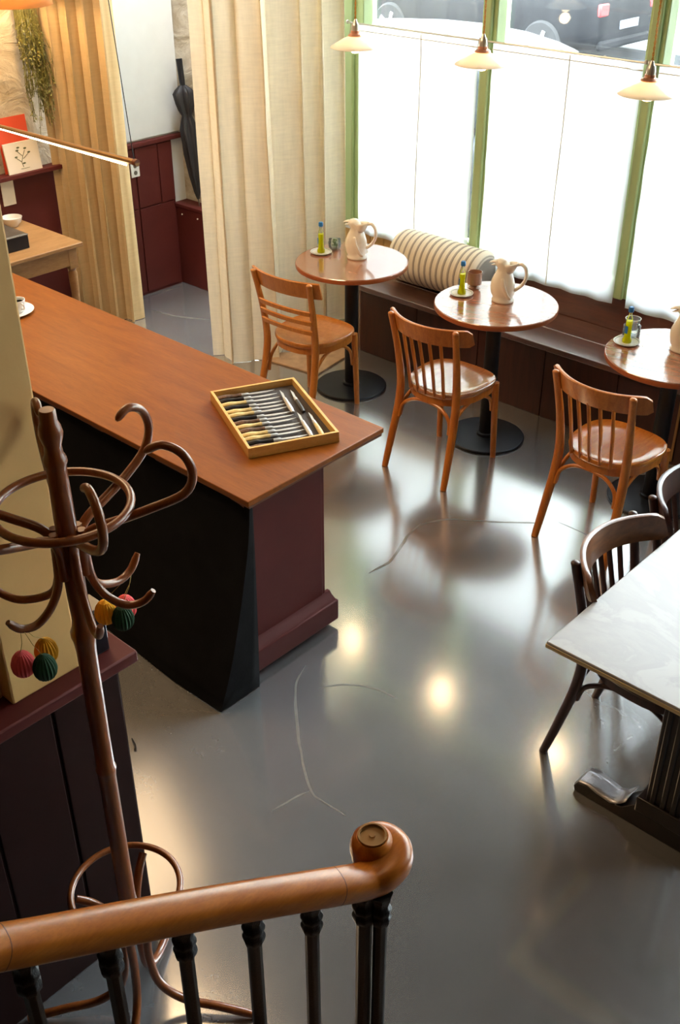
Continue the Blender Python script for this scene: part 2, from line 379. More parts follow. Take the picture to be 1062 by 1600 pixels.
# plum wainscot
tw = struct(MB().bb(-5.84, -5.815, 3.78, 4.66, 0, 1.0).build('trim_1', 'plum', smooth=0))
for y0, y1 in ((3.80, 4.34), (4.35, 4.53), (4.54, 4.655)): MB().bb(-5.816, -5.806, y0, y1, .60, .985).build('board', 'plum', tw, bevel=.002)
for y0, y1 in ((3.80, 4.34), (4.35, 4.64)): MB().bb(-5.816, -5.806, y0, y1, .02, .592).build('board', 'plum', tw, bevel=.002)
MB().bb(-5.84, -5.79, 3.78, 4.765, .995, 1.02).build('ledge', 'plum', tw, bevel=.003)
tl = struct(MB().bb(-5.84, -5.815, -1, 3.775, 0, .99).build('trim_2', 'plum', smooth=0))
MB().bb(-5.84, -5.755, -1, 3.775, .985, 1.01).build('ledge', 'plum', tl, bevel=.003)
# facade left of the windows: plaster, box, door
wf = struct(MB().bb(-6.1, -5.46, 4.775, 5.0, 0, 3.5).build('wall_front', 'stone', smooth=0))
bx = tag(MB().bb(-5.83, -5.47, 4.665, 4.77, 0, .55).build('plum_boxing', 'plum', bevel=.003), 'low plum painted boxing with a ledge in the entrance corner under the umbrella', 'boxing')
MB().bb(-5.83, -5.46, 4.65, 4.772, .55, .572).build('ledge', 'plum', bx, bevel=.003)
for x in (-5.76, -5.60):
    MB().sphere((x, 4.662, .50), .006).build('screw', 'white_china', bx)
struct(MB().bb(-5.46, -4.585, 5.0, 5.2, 3.3, 3.5).build('wall_over_door', 'cream_paint', smooth=0))
d1 = struct(MB().bb(-5.46, -5.38, 5.02, 5.1, 0, 2.35).bb(-4.66, -4.585, 5.02, 5.1, 0, 2.35).bb(-5.38, -4.66, 5.02, 5.1, 2.27, 2.35).bb(-5.38, -4.66, 5.02, 5.1, 0, .16).build('door_1', 'green', bevel=.004))
MB().bb(-5.38, -4.66, 5.055, 5.063, .16, 2.27).build('pane', 'pane', d1, smooth=0)
MB().bb(-5.46, -4.585, 5.055, 5.063, 2.35, 3.3).build('added_transom_pane', 'pane', d1, smooth=0)  # unseen transom, added to let more daylight into the vestibule
# window strip: four windows between green mullions
MX = [-4.50, -3.54, -2.585, -1.63, -.675, .28, 1.235, 2.2]
ZS = .625
for i in range(7):
    x0, x1 = MX[i], MX[i+1]
    wd = MB(); wl_ = .085 if i == 0 else .048
    wd.bb(x0-wl_, x0+(.085 if i == 0 else .048), 5.0, 5.12, ZS, 3.2).bb(x0+.04, x1-.04, 5.04, 5.12, ZS, ZS+.06).bb(x0+.04, x1-.04, 5.03, 5.12, 3.12, 3.2)
    if i == 6: wd.bb(x1-.05, x1, 5.0, 5.12, ZS, 3.2)
    wo = struct(wd.build('window_%d' % (i+1), 'green', bevel=.006))
    MB().bb(x0-wl_+.02, x0+.025, 4.975, 5.0, ZS, 3.2).build('cover_bead', 'green', wo, bevel=.008)
    MB().bb(x0+.04, x1-.04, 5.075, 5.081, ZS+.06, 3.12).build('pane', 'pane', wo, smooth=0)
struct(MB().bb(-4.6, 2.2, 5.0, 5.2, 3.2, 3.5).build('wall_over_windows', 'plum_shaded', smooth=0))
struct(MB().bb(-4.585, 2.2, 5.06, 5.2, 0, ZS).build('wall_window', 'cream_paint', smooth=0))
sil = struct(MB().bb(-4.585, -4.08, 4.97, 5.06, .60, ZS).build('trim_3', 'white_board', bevel=.003))
cb = struct(MB().bb(-4.585, -4.14, 5.035, 5.06, 0, .60).build('trim_4', 'cream_paint', smooth=0))
for k in range(4): MB().bb(-4.58+k*.11, -4.475+k*.11, 5.025, 5.036, 0, .598).build('board', 'cream_paint', cb, bevel=.002)

# foreground half wall with pillar
hw = struct(MB().bb(-1.9, -1.815, -1.5, 1.145, 0, .965).build('wall_half', 'plum_shaded', smooth=0))
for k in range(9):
    y1 = 1.14-k*.20; MB().bb(-1.816, -1.808, y1-.192, y1, .0, .955).build('board', 'plum_shaded', hw, bevel=.003)
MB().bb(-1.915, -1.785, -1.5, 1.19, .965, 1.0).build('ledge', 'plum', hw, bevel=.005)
struct(MB().bb(-2.06, -1.84, .867, 1.058, 1.0, 3.5).bb(-2.06, -1.9, .867, 1.058, 0, 1.0).build('wall_pillar', 'cream_paint', smooth=0, bevel=.006))
struct(MB().bb(-1.96, -1.885, -1.5, .867, 1.0, 3.5).build('wall_upper', 'cream_paint', smooth=0))
bb_ = tag(MB().bb(-1.9, -1.84, 1.064, 1.148, 1.0, 1.13).build('black_box', 'black', bevel=.004), 'small black box standing on the plum ledge behind the coat stand pole', 'box')
MB().bb(-1.902, -1.838, 1.062, 1.150, 1.13, 1.14).build('lid', 'dullsteel', bb_, bevel=.002)

# street outside
struct(MB().bb(-60, 30, 5.2, 6.3, -.12, -.02).build('pavement', 'paving', smooth=0))
struct(MB().bb(-60, 30, 6.3, 15.4, -.3, -.12).build('road', 'asphalt', smooth=0))
struct(MB().bb(-60, 30, 15.4, 60, -.3, -.0).build('far_pavement', 'paving', smooth=0))
struct(MB().bb(-60, 30, 15.3, 15.42, -.3, .01).build('far_kerb', 'kerb', smooth=0))

# pale cracks in the concrete
def fpx(x, y, z=0):
    d = fw+rr*((x-531)/F)-uu*((y-800)/F); k = (z-CH)/d.z; return Vector((0, 0, CH))+d*k
FL = bpy.data.objects['floor']; M['crack'] = plain('crack_filler', lin(132, 126, 119), .3, 0, .12, nscale=14, coat=1)
for k, (pp, wd_) in enumerate((([(478, 1040), (461, 1075), (464, 1120), (470, 1178), (485, 1235), (505, 1252), (540, 1275)], .0045), ([(485, 1235), (455, 1250), (425, 1268)], .004),
        ([(500, 1074), (545, 1070), (590, 1078), (620, 1092)], .004), ([(575, 896), (605, 880), (622, 860), (638, 836), (662, 818), (700, 812), (745, 814), (800, 816), (850, 818)], .006),
        ([(240, 485), (275, 494), (330, 500)], .008), ([(870, 815), (900, 828), (930, 842)], .0025))):
    q = spline([fpx(x, y) for x, y in pp], 8); rows = []
    for i, p_ in enumerate(q):
        tg = (q[min(i+1, len(q)-1)]-q[max(i-1, 0)]).normalized(); nr = Vector((-tg.y, tg.x, 0)); ww = wd_*(.6+.8*noise.noise(p_*9)+.3)*min(1, .15+min(i, len(q)-1-i)/5)
        off = nr*.006*noise.noise(p_*14+Vector((3, 1, 0)))
        rows.append([p_+off-nr*ww+Vector((0, 0, .0006)), p_+off+nr*ww+Vector((0, 0, .0006))])
    MB().grid(rows).build('crack', 'crack', FL, smooth=0)
# pale stone facade across the street, out of view, added for the window reflections
of = struct(MB().bb(-44, 26, 21.6, 22.6, -.1, 10.2).build('opposite_facade', 'facade', smooth=0))
MB().bb(-44, 26, 21.45, 21.6, 3.6, 3.85).build('string_course', 'facade', of, bevel=.02)
MB().bb(-44, 26, 21.3, 21.6, 9.9, 10.2).build('cornice', 'facade', of, bevel=.04)
for fl in range(3):
    for k in range(14):
        x = -42+k*4.8; z = .9+fl*3.15
        f_ = MB().bb(x-.08, x+1.28, 21.5, 21.6, z-.1, z).bb(x-.08, x, 21.54, 21.6, z, z+1.9).bb(x+1.2, x+1.28, 21.54, 21.6, z, z+1.9).bb(x-.08, x+1.28, 21.54, 21.6, z+1.9, z+2).build('window', 'facade', of)
        MB().bb(x, x+1.2, 21.57, 21.6, z, z+1.9).build('pane', 'carglass', f_, smooth=0)
# ------------------------------------------------------------------ cars
def car(name, label, loc, L, Wd, H, paint, hatch, rz=0):
    t = thing(name, label, 'car', loc, rz)
    # +x = rear end. side profile stations: x, bottom, belt, half width
    st = [(-.5, .34, .60, .70), (-.485, .26, .68, .84), (-.42, .22, .78, .95), (-.28, .2, .90, 1), (-.05, .2, .93, 1), (.2, .2, .96, 1), (.38, .22, 1.0, .98), (.47, .26, 1.0, .92), (.495, .30, .92, .88), (.5, .36, .7, .84)]
    rings = []
    for x, b, h, hwf in st:
        hw_ = Wd/2*hwf; z0, z1 = b, h*H/1.45
        rings.append([Vector((x*L, s_*a, z)) for s_, a, z in ((-1, hw_*.9, z0), (-1, hw_, z0+.12), (-1, hw_*1.0, (z0+z1)/2), (-1, hw_*.96, z1-.05), (-1, hw_*.86, z1), (1, hw_*.86, z1), (1, hw_*.96, z1-.05), (1, hw_*1.0, (z0+z1)/2), (1, hw_, z0+.12), (1, hw_*.9, z0))])
    MB().loft(rings).build('body', paint, t, sub=1, smooth=60)
    gr = [(-.26, .86, .89, .80), (-.13, .86, 1.30, .66), (-.02, .86, 1.42, .64), (.15, .86, 1.43, .64), (.34 if hatch else .28, .86, 1.34, .64), (.455 if hatch else .40, .86, .96, .74)]
    rg = []
    for x, b, h, hwf in gr:
        zb = .88*H/1.45; zt = max(h*H/1.45, zb+.02); hb = Wd/2*.86; ht = Wd/2*hwf
        rg.append([Vector((x*L, -hb, zb-.05)), Vector((x*L, -hb*.5-ht*.5, zb*.5+zt*.5)), Vector((x*L, -ht, zt-.03)), Vector((x*L, -ht*.85, zt)), Vector((x*L, ht*.85, zt)), Vector((x*L, ht, zt-.03)), Vector((x*L, hb*.5+ht*.5, zb*.5+zt*.5)), Vector((x*L, hb, zb-.05))])
    MB().loft(rg).build('windows', 'carglass', t, sub=1, smooth=60)
    rf = []
    for x, b, h, hwf in gr[1:5]:
        zt = h*H/1.45+.006; ht = Wd/2*hwf*.86
        rf.append([Vector((x*L*1.0, -ht, zt-.015)), Vector((x*L, -ht*.5, zt+.004)), Vector((x*L, ht*.5, zt+.004)), Vector((x*L, ht, zt-.015))])
    MB().grid(rf).build('roof', paint, t, solid=.03, sub=1)
    for sx in (-.31, .31):
        for sy in (-1, 1):
            wm = MB(); x, y = sx*L, sy*(Wd/2-.08)
            rr_ = [[Vector((x+math.cos(2*PI*j/28)*q, y+sy*d, .31+math.sin(2*PI*j/28)*q)) for j in range(28)] for q, d in ((.2, -.1), (.3, -.1), (.32, -.05), (.32, .06), (.29, .095), (.21, .095))]
            wh = wm.loft(rr_).build('wheel', 'tyre', t)
            rm = MB()
            for k in range(5):
                a = 2*PI*k/5; rm.box((x+math.cos(a)*.1, y+sy*.1, .31+math.sin(a)*.1), (.2, .02, .05), (0, -a, 0))
            rm.loft([[Vector((x+math.cos(2*PI*j/28)*q, y+sy*.088, .31+math.sin(2*PI*j/28)*q)) for j in range(28)] for q in (.215, .185)], caps=False)
            rm.build('rim', 'chrome', wh)
    xe = L*.5
    MB().box((xe+.004, 0, .58), (.015, .5, .11)).build('number_plate', 'plate', t, bevel=.003)
    MB().box((xe-.02, 0, .36), (.1, Wd*.82, .13)).build('bumper', paint, t, bevel=.04)
    for s_ in (-1, 1):
        MB().box((xe-.035, s_*Wd*.37, .80), (.06, .22, .16)).build('tail_lamp', 'lampred', t, bevel=.02)
        MB().box((-xe+.16, s_*Wd*.34, .62), (.12, .26, .12)).build('head_lamp', 'chrome', t, bevel=.03)
        MB().box((-.17*L, s_*(Wd/2+.08), .95), (.1, .18, .12)).build('wing_mirror', paint, t, bevel=.03)
    return t
car('parked_car', 'black car parked across the street with its number plate towards the right', (-10.2, 14.6, -.12), 4.4, 1.8, 1.45, 'dark_car', True)
car('parked_car', 'pale silver car parked right outside behind the sheer curtains', (-5.15, 7.25, -.12), 4.9, 1.8, 1.56, 'silver_car', True, PI)

# ------------------------------------------------------------------ bench, cushions
be = thing('window_bench', 'long dark stained wooden bench built in under the windows', 'bench', (0, 4.6, 0))
MB().bb(-4.13, 2.1, .0, .205, .40, .432).build('seat_plank', 'bench', be, bevel=.004)
MB().bb(-4.13, 2.1, .209, .425, .40, .432).build('seat_plank', 'bench', be, bevel=.004)
MB().bb(-4.10, 2.1, .45-.02, .445, 0, .622).build('back_board', 'bench', be, bevel=.003)
MB().bb(-4.12, -4.09, .03, .42, 0, .40).build('end_panel', 'bench', be, bevel=.003)
for k in range(14):
    x = -4.09+k*.44; MB().bb(x, min(x+.436, 2.09), .03, .055, 0, .40).build('front_board', 'benchfront', be, bevel=.003)
MB().bb(-1.985, -1.972, .022, .032, .02, .40).build('brass_strip', 'brass', be)
def bolster(label, x0, x1, rad=.14):
    n = 40; m = MB(); rings = []
    L = x1-x0
    for i in range(n+1):
        u = i/n; e = min(u, 1-u)*L
        r_ = rad*(1-max(0, 1-e/.03)**2*.35)*(1+.01*math.sin(u*90))
        rings.append([Vector((u*L-L/2, r_*math.cos(2*PI*j/28)*(1.0), r_*math.sin(2*PI*j/28)*(1+ .05*math.sin(u*6)) )) for j in range(28)])
    o = m.loft(rings).build('striped_bolster_cushion', 'stripe', smooth=60)
    o.location = ((x0+x1)/2, 4.875, .432+rad); o.rotation_euler = (.3, 0, 0)
    return tag(o, label, 'cushion', 'striped bolster cushions on the bench')
bolster('cream and grey striped bolster cushion on the bench between the first and second round tables', -3.99, -3.35, .15)
bolster('cream and grey striped bolster cushion on the bench behind the right-hand round table', -2.10, -1.45, .152)

# ------------------------------------------------------------------ curtains
def curtain(name, label, cat, mat, path, z0, z1, amp, wl, seed=0, group=None, hem=.0, flare=0, thick=0, step=.012, rows=14, topamp=None):
    P = spline(path, 10); segs = [(P[i+1]-P[i]).length for i in range(len(P)-1)]; T = sum(segs); n = int(T/step)
    pts = []; acc = 0; i = 0
    for k in range(n+1):
        d = T*k/n
        while i < len(segs)-1 and acc+segs[i] < d: acc += segs[i]; i += 1
        u = (d-acc)/max(segs[i], 1e-6); tg = (P[i+1]-P[i]).normalized(); pts.append((P[i].lerp(P[i+1], u), Vector((-tg.y, tg.x, 0)), d))
    grid = []
    for q in range(rows+1):
        v = q/rows; z = z0+(z1-z0)*v; row = []
        for p, nrm, d in pts:
            ph = 2*PI*d/wl+1.3*noise.noise(Vector((d*2.2, seed, v*.5)))*2
            a = amp*(.75+.5*noise.noise(Vector((d*1.7, seed+5, v*.8))))*(1+(1-v)*flare)
            if topamp: a *= (1-v)+v*topamp
            s_ = math.sin(ph); off = a*s_*(.8+.2*abs(s_))+.006*noise.noise(Vector((d*14, v*9, seed)))
            tgt = Vector((nrm.y, -nrm.x, 0)); w_ = a*.45*math.sin(2*ph)
            zz = z+(hem*noise.noise(Vector((d*3, seed, 7))) if q == 0 else 0)
            row.append(p+nrm*off+tgt*w_+Vector((0, 0, zz-p.z)))
        grid.append(row)
    o = MB().grid(grid).build(name, mat, smooth=80, solid=thick)
    return tag(o, label, cat, group)
curtain('linen_curtain', 'wide cream linen curtain hanging from ceiling to floor beside the first round table', 'curtain', 'linen',
        [(-4.70, 3.96, 0), (-4.56, 4.0, 0), (-4.44, 4.07, 0), (-4.42, 4.3, 0), (-4.47, 4.6, 0), (-4.545, 4.90, 0)], .003, 3.45, .07, .24, 3, 'cream linen entrance curtains', 0, .25)
curtain('linen_curtain', 'narrow bunched linen curtain on the left behind the wooden side table', 'curtain', 'linen_warmlit',
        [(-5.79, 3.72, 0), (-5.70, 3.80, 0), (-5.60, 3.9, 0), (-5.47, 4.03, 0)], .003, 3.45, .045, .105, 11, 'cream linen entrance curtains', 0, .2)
ROD = 1.80
def cafe(i, label, x0, x1, zb):
    seed = 20+i
    curtain('cafe_curtain', label, 'curtain', 'sheer', [(x0, 4.955, 0), ((x0+x1)/2, 4.958, 0), (x1, 4.955, 0)], zb, ROD-.006, .005, .17, seed, 'white sheer half curtains', .004, 1.2, 0, .01, 16)
    o = C.objects[-1] if False else bpy.context.scene.collection.objects[-1]
    MB().tube([((x0+x1)/2+.03+.004*math.sin(z*5), 4.952, z) for z in [zb+.01+(ROD-zb-.02)*k/10 for k in range(11)]], .0038, 6).build('seam', 'rope', o)
    MB().tube([(x0, 4.953, ROD-.035), (x1, 4.953, ROD-.035)], .003, 6).build('top_hem', 'rope', o)
cafe(0, 'white sheer half curtain over the leftmost window pane above the first table', -4.405, -3.562, .60)
cafe(1, 'white sheer half curtain over the middle window pane, hem above the bare bench', -3.478, -2.607, .60)
cafe(2, 'white sheer half curtain over the rightmost window pane behind the third table', -2.522, -1.68, .60)
for i, nm in enumerate(('leftmost', 'middle', 'rightmost')):
    x0, x1 = MX[i]+.01, MX[i+1]-.01
    t = thing('curtain_rod', 'thin metal curtain rod across the %s window pane' % nm, 'curtain rod', (0, 4.955, ROD), group='thin curtain rods on the windows')
    MB().tube([(x0, 0, 0), (x1, 0, 0)], .005, 8).build('rod', 'chrome', t)
    for x in (x0, x1):
        MB().tube([(x, 0, 0), (x, .03, 0)], .006, 8).sphere((x, -.004, .004), .011).build('bracket', 'chrome', t)
    for k in (.28, .5, .76):
        xx = x0+(x1-x0)*k
        MB().tube([(xx+.01*math.cos(a), 0, -.004+.012*math.sin(a)) for a in [2*PI*j/10 for j in range(10)]], .0015, 6, True).build('ring', 'chrome', t)
t = thing('curtain_track', 'brass track for the linen curtains under the ceiling', 'curtain track', (0, 0, 3.47))
MB().tube([(-5.8, 3.74, 0), (-5.4, 4.0, 0), (-4.7, 3.98, 0), (-4.44, 4.07, 0), (-4.43, 4.95, 0)], .012, 8).build('rail', 'brass', t)

# ------------------------------------------------------------------ round tables
def round_table(label, loc):
    t = thing('round_table', label, 'table', loc, group='round wooden bistro tables along the bench')
    MB().lathe([(.29, .722), (.303, .724), (.305, .728), (.305, .746), (.302, .75), (0, .75)], n=72).build('tabletop', 'tabletop', t, smooth=30)
    MB().lathe([(.3035, .7235), (.3062, .7255), (.3065, .728), (.3065, .7445), (.3055, .7465), (.303, .7475), (.303, .7235)], n=72).build('table_edge', 'tableedge', t, smooth=40)
    MB().lathe([(.2, 0), (.203, .003), (.203, .01), (.198, .014), (.05, .018), (.05, .018)], n=64).build('base_plate', 'black', t, smooth=30)
    MB().cyl((0, 0, 0), .038, .016, .715, 28).build('column', 'black', t)
    MB().lathe([(.05, .016), (.048, .03), (.038, .034)], n=28).build('collar', 'black', t)
    MB().box((0, 0, .715), (.24, .24, .012)).build('mounting_plate', 'black', t, bevel=.002)
    return t
T1, T2, T3 = (-3.79, 4.215, 0), (-2.85, 4.24, 0), (-1.895, 4.265, 0)
rt = round_table('round wooden table beside the linen curtain with a ladder-back chair', T1)
dup(rt, T2, .4, 'middle round wooden table with the smoked tumbler on top')
dup(rt, T3, .2, 'round wooden table at the right edge with a clear jar on top')

# ------------------------------------------------------------------ chairs
def chair(label, kind, loc, rz, wd='honey', seat='honey_seat', railm=None, cat='chair'):
    railm = railm or wd
    t = thing('bistro_chair', label, cat, loc, rz)
    SH = .455
    # seat: rounded trapezoid, wider at the front (+y)
    def outline(k=1.0, n=44):
        out = []
        for j in range(n):
            a = 2*PI*j/n; c, s_ = math.cos(a), math.sin(a)
            e = 2.9 if s_ > 0 else 2.4
            x = math.copysign(abs(c)**(2/e), c); y = math.copysign(abs(s_)**(2/e), s_)
            hwid = .196+.014*y
            out.append((x*hwid*k, y*.2*k+.01))
        return out
    rings = []
    for k, z in ((.9, SH-.026), (.985, SH-.022), (1.0, SH-.012), (.995, SH-.001), (.975, SH+.002), (.945, SH-.001), (.92, SH-.004), (.7, SH-.006), (.45, SH-.009), (.2, SH-.010), (.02, SH-.010)):
        rings.append([Vector((x, y, z)) for x, y in outline(k)])
    m = MB().loft(rings).build('seat', seat, t, smooth=50)
    MB().loft([[Vector((x, y, z)) for x, y in outline(k)] for k, z in ((.93, SH-.06), (.95, SH-.06), (.95, SH-.02), (.93, SH-.02))], close=True).build('seat_frame', wd, t)
    # back posts flowing into back legs
    for s_ in (-1, 1):
        pp = spline([(s_*.185, -.255, 0), (s_*.178, -.215, .16), (s_*.170, -.178, .33), (s_*.168, -.168, .455), (s_*.174, -.188, .62), (s_*.187, -.232, .815)], 5)
        rad = [.0150+.0045*math.sin(PI*min(1, i/(len(pp)-1)*1.1)) for i in range(len(pp))]
        b = MB().tube(pp, rad, 12, flat=(1.1, .95)); b.sphere(pp[-1], .0155, (1, 1, .6))
        b.build('leg', wd, t)
        b = MB(); b.tube(spline([(s_*.165, .165, SH-.03), (s_*.167, .172, .3), (s_*.172, .185, 0)], 5), [.019, .0185, .018, .018, .0175, .017, .0165, .016, .0155, .015, .0145][:11], 12)
        b.build('leg', wd, t)
    # bent braces under the seat: sides and back and front
    def arc(p0, p1, drop, n=10, inset=.03):
        p0, p1 = Vector(p0), Vector(p1); k0 = Vector((0, -.022 if p0.y < 0 else .012, 0)); k1 = Vector((0, -.022 if p1.y < 0 else .012, 0)); d = (p1-p0); h = d.normalized()
        return spline([p0+k0+Vector((0, 0, -drop)), p0+k0*.5+h*.012+Vector((0, 0, -drop*.45)), p0+h*.07+Vector((0, 0, -.012)), (p0+p1)/2, p1-h*.07+Vector((0, 0, -.012)), p1+k1*.5-h*.012+Vector((0, 0, -drop*.45)), p1+k1+Vector((0, 0, -drop))], 6)
    if kind != 'ladder':
        for a, b_ in (((-.152, -.170), (.152, -.170)), ((-.16, -.15), (-.155, .15)), ((.16, -.15), (.155, .15))):
            MB().tube(arc((a[0], a[1], SH-.064), (b_[0], b_[1], SH-.064), .12), .009, 10).build('brace', wd, t)
    else:
        for a, b_ in (((-.16, -.15), (-.155, .15)), ((.16, -.15), (.155, .15))):
            MB().tube(arc((a[0], a[1], SH-.064), (b_[0], b_[1], SH-.064), .15), .009, 10).build('brace', wd, t)
    # top rail: curved band, ends forward of the posts
    def rail(z0, z1, half, depth, yb, tk, tilt=.02, ends=0):
        n = 28; rings = []
        for i in range(n+1):
            u = -1+2*i/n; x = u*half; y = yb+depth*(u*u)**1.05
            tn = Vector((half, depth*2.1*u, 0)).normalized(); nr = Vector((-tn.y, tn.x, 0))
            sh = 1-(max(0, abs(u)-.9)/.1)**2*.35*ends; zc = (z0+z1)/2; hh = (z1-z0)/2*sh
            sec = [(-tk/2, -hh), (tk/2, -hh), (tk/2+.001, 0), (tk/2, hh-.004), (0, hh), (-tk/2, hh-.004), (-tk/2-.001, 0)]
            rings.append([Vector((x, y, zc+v))+nr*q+Vector((0, -tilt*(v/hh if hh else 0)*.6, 0)) for q, v in sec])
        return MB().loft(rings)
    if kind == 'ladder':
        rail(.735, .825, .222, .055, -.238, .017).build('top_rail', railm, t, smooth=50)
        for z in (.655, .60, .545):
            yb = -.172-(z-.455)*.16
            rail(z-.013, z+.013, .172, .018, yb-.022, .014, .003).build('slat', wd, t, smooth=50)
    else:
        deep = .105 if kind == 'spindle' else .125
        rail(.735, .825, .235 if kind == 'spindle' else .245, deep, -.262, .018, ends=1).build('top_rail', railm, t, smooth=50)
        n = 5 if kind == 'spindle' else 6
        for k in range(n):
            x = (-.5+(k+.5)/n)*.27
            p0 = (x*.92, -.172-.012*(1-abs(x)/.14), SH-.015); p1 = (x, -.255+.1*(x/.235)**2, .745)
            MB().tube([p0, ((p0[0]+p1[0])/2, (p0[1]+p1[1])/2+.004, (p0[2]+p1[2])/2), p1], .0085, 8, flat=(.8, 1.2)).build('spindle', wd, t)
    return t
chair('honey coloured ladder-back chair with three curved slats at the first round table', 'ladder', (-3.775, 3.875, 0), R(4), 'honey_light', 'honey_light')
chair('honey wooden bistro chair with spindle back at the middle round table', 'spindle', (-2.862, 3.90, 0), R(1), 'honey', 'oldseat')
chair('honey wooden bistro chair with spindle back nearest the right round table', 'spindle', (-1.92, 3.86, 0), R(-3), 'honey', 'honey_seat')
chair('dark bentwood chair pushed under the near corner of the marble table', 'round', (-1.082, 2.690, 0), R(-88), 'darkwood', 'darkwood', 'rail_highlit')
chair('dark bentwood chair with curved rail behind the nearer dark chair', 'round', (-1.09, 3.19, 0), R(-90), 'darkwood', 'darkwood', 'darkwood')

# ------------------------------------------------------------------ counter
ZT = .83
ct = thing('service_counter', 'long wooden topped counter with plum end panel and black front', 'counter', (0, 0, 0))
MB().prism([(-4.9, 2.04), (-2.296, 2.04), (-2.308, 2.752), (-4.9, 2.752)], ZT-.022, ZT).build('countertop', 'counter', ct, bevel=.003)
MB().prism([(-4.9, 2.05), (-2.303, 2.05), (-2.311, 2.5), (-2.312, 2.745), (-4.9, 2.745)], ZT-.034, ZT-.0225).build('underlay', 'counter_edge', ct)
MB().bb(-4.85, -2.385, 2.08, 2.50, .04, ZT-.03).build('body', 'plum', ct)
MB().bb(-2.39, -2.382, 2.10, 2.485, .13, ZT-.075).build('end_panel', 'plum', ct, bevel=.003)
MB().sweep([(-2.385, 2.05, ZT-.034), (-2.385, 2.51, ZT-.034)], [(0, 0), (-.0, 0), (.055, 0), (.055, -.012), (.03, -.022), (.02, -.045), (0, -.045)]).build('moulding', 'counter_edge', ct)
MB().bb(-4.83, -2.342, 2.06, 2.535, .03, .125).build('plinth', 'plum', ct, bevel=.004)
MB().sweep([(-2.385, 2.06, .125), (-2.385, 2.525, .125)], [(-.01, 0), (.035, 0), (.028, .01), (.012, .02), (.004, .032), (-.01, .032)]).build('plinth_moulding', 'plum', ct)
# black cloth across the front
rows = []
for i in range(13):
    v = i/12; z = .004+(ZT-.035)*v; row = []
    yb = 2.052-(1-v)**1.6*.185
    for k in range(61):
        x = -4.9+(4.9-2.306)*k/60
        s_ = (1-v)
        row.append(Vector((x+.0*s_, yb+.012*s_*math.sin(x*6+1)+.006*noise.noise(Vector((x*5, v*3, 1))), z)))
    for k in range(1, 5):
        row.append(Vector((-2.306-.002*k*v, yb+(2.075-yb)*k/4*(.9), z)))
    rows.append(row)
MB().grid(rows).build('black_drape', 'blackcloth', ct, solid=.004, smooth=60)

# tray
A, B_ = Vector((-2.958, 2.462)), Vector((-2.512, 2.245)); ang = math.atan2(B_.y-A.y, B_.x-A.x); TL, TW = .500, .348
def tl_(x, y):
    c, s_ = math.cos(ang), math.sin(ang); return (A.x+x*c-y*s_, A.y+x*s_+y*c)
tr = thing('knife_tray', 'pale oak display tray filled with steak knives on the counter end', 'tray', (A.x, A.y, ZT), ang)
MB().bb(0, TL, 0, TW, .001, .008).build('base', 'oak_tray', tr)
MB().bb(.01, TL-.01, .01, TW-.01, .008, .014).build('liner', 'liner', tr)
MB().bb(0, TL, 0, .011, .001, .042).build('side', 'oak_tray', tr, bevel=.001)
MB().bb(0, TL, TW-.011, TW, .001, .042).build('side', 'oak_tray', tr, bevel=.001)
MB().bb(0, .011, .011, TW-.011, .001, .042).build('side', 'oak_tray', tr, bevel=.001)
MB().bb(TL-.011, TL, .011, TW-.011, .001, .042).build('side', 'oak_tray', tr, bevel=.001)
def knife(label, hm, x, y, rz, name='table_knife', grp='knives laid side by side in the tray'):
    px, py = tl_(x, y); t = thing(name, label, 'knife', (px, py, ZT+.0225), ang+rz, grp)
    h = spline([(0, 0, 0), (.03, 0, .001), (.06, .001, 0), (.098, 0, 0)], 4)
    n = len(h)
    MB().tube(h, [.0092+.003*math.sin(PI*i/(n-1)*1.3)**2 - .001*(i/(n-1)) for i in range(n)], 10, flat=(.8, 1)).build('handle', hm, t)
    MB().tube([(.096, 0, 0), (.11, 0, 0), (.122, 0, 0), (.128, 0, 0)], [.0082, .0076, .008, .006], 10, flat=(.8, 1)).build('bolster', 'steel', t)
    MB().prism([(.126, -.005), (.16, -.0075), (.2, -.006), (.228, .002), (.235, .005), (.126, .005)], -.001, .001).build('blade', 'steel', t)
    return t
kinds = ['k_mottle', 'k_black', 'k_cream', 'k_black', 'k_cream', 'k_cream', 'k_black', 'k_mottle', 'k_cream', 'k_mottle', 'k_cream', 'k_cream', 'k_black', 'k_mottle']
kn = {'k_mottle': 'mottled brown', 'k_black': 'black', 'k_cream': 'cream horn'}
ordw = ['first', 'second', 'third', 'fourth', 'fifth', 'sixth', 'seventh', 'eighth', 'ninth', 'tenth', 'eleventh', 'twelfth', 'thirteenth', 'fourteenth']
proto = {}
for i, k in enumerate(kinds):
    x = .035+i*.0330; lab = '%s-handled steak knife, %s of the row from the far left corner of the tray' % (kn[k], ordw[i])
    if k not in proto: proto[k] = knife(lab, k, x, .016, PI/2+R(-3))
    else:
        px, py = tl_(x, .016); dup(proto[k], (px, py, ZT+.0225), ang+PI/2+R(-3+(i % 3-1)*1.2), lab)
kl = ['steel folding knife, inner one of the pair at the far side of the tray', 'steel folding knife, outer one of the pair at the far side of the tray', 'steel folding knife, inner one of the pair near the counter corner', 'cream-backed folding knife against the tray side near the counter corner']
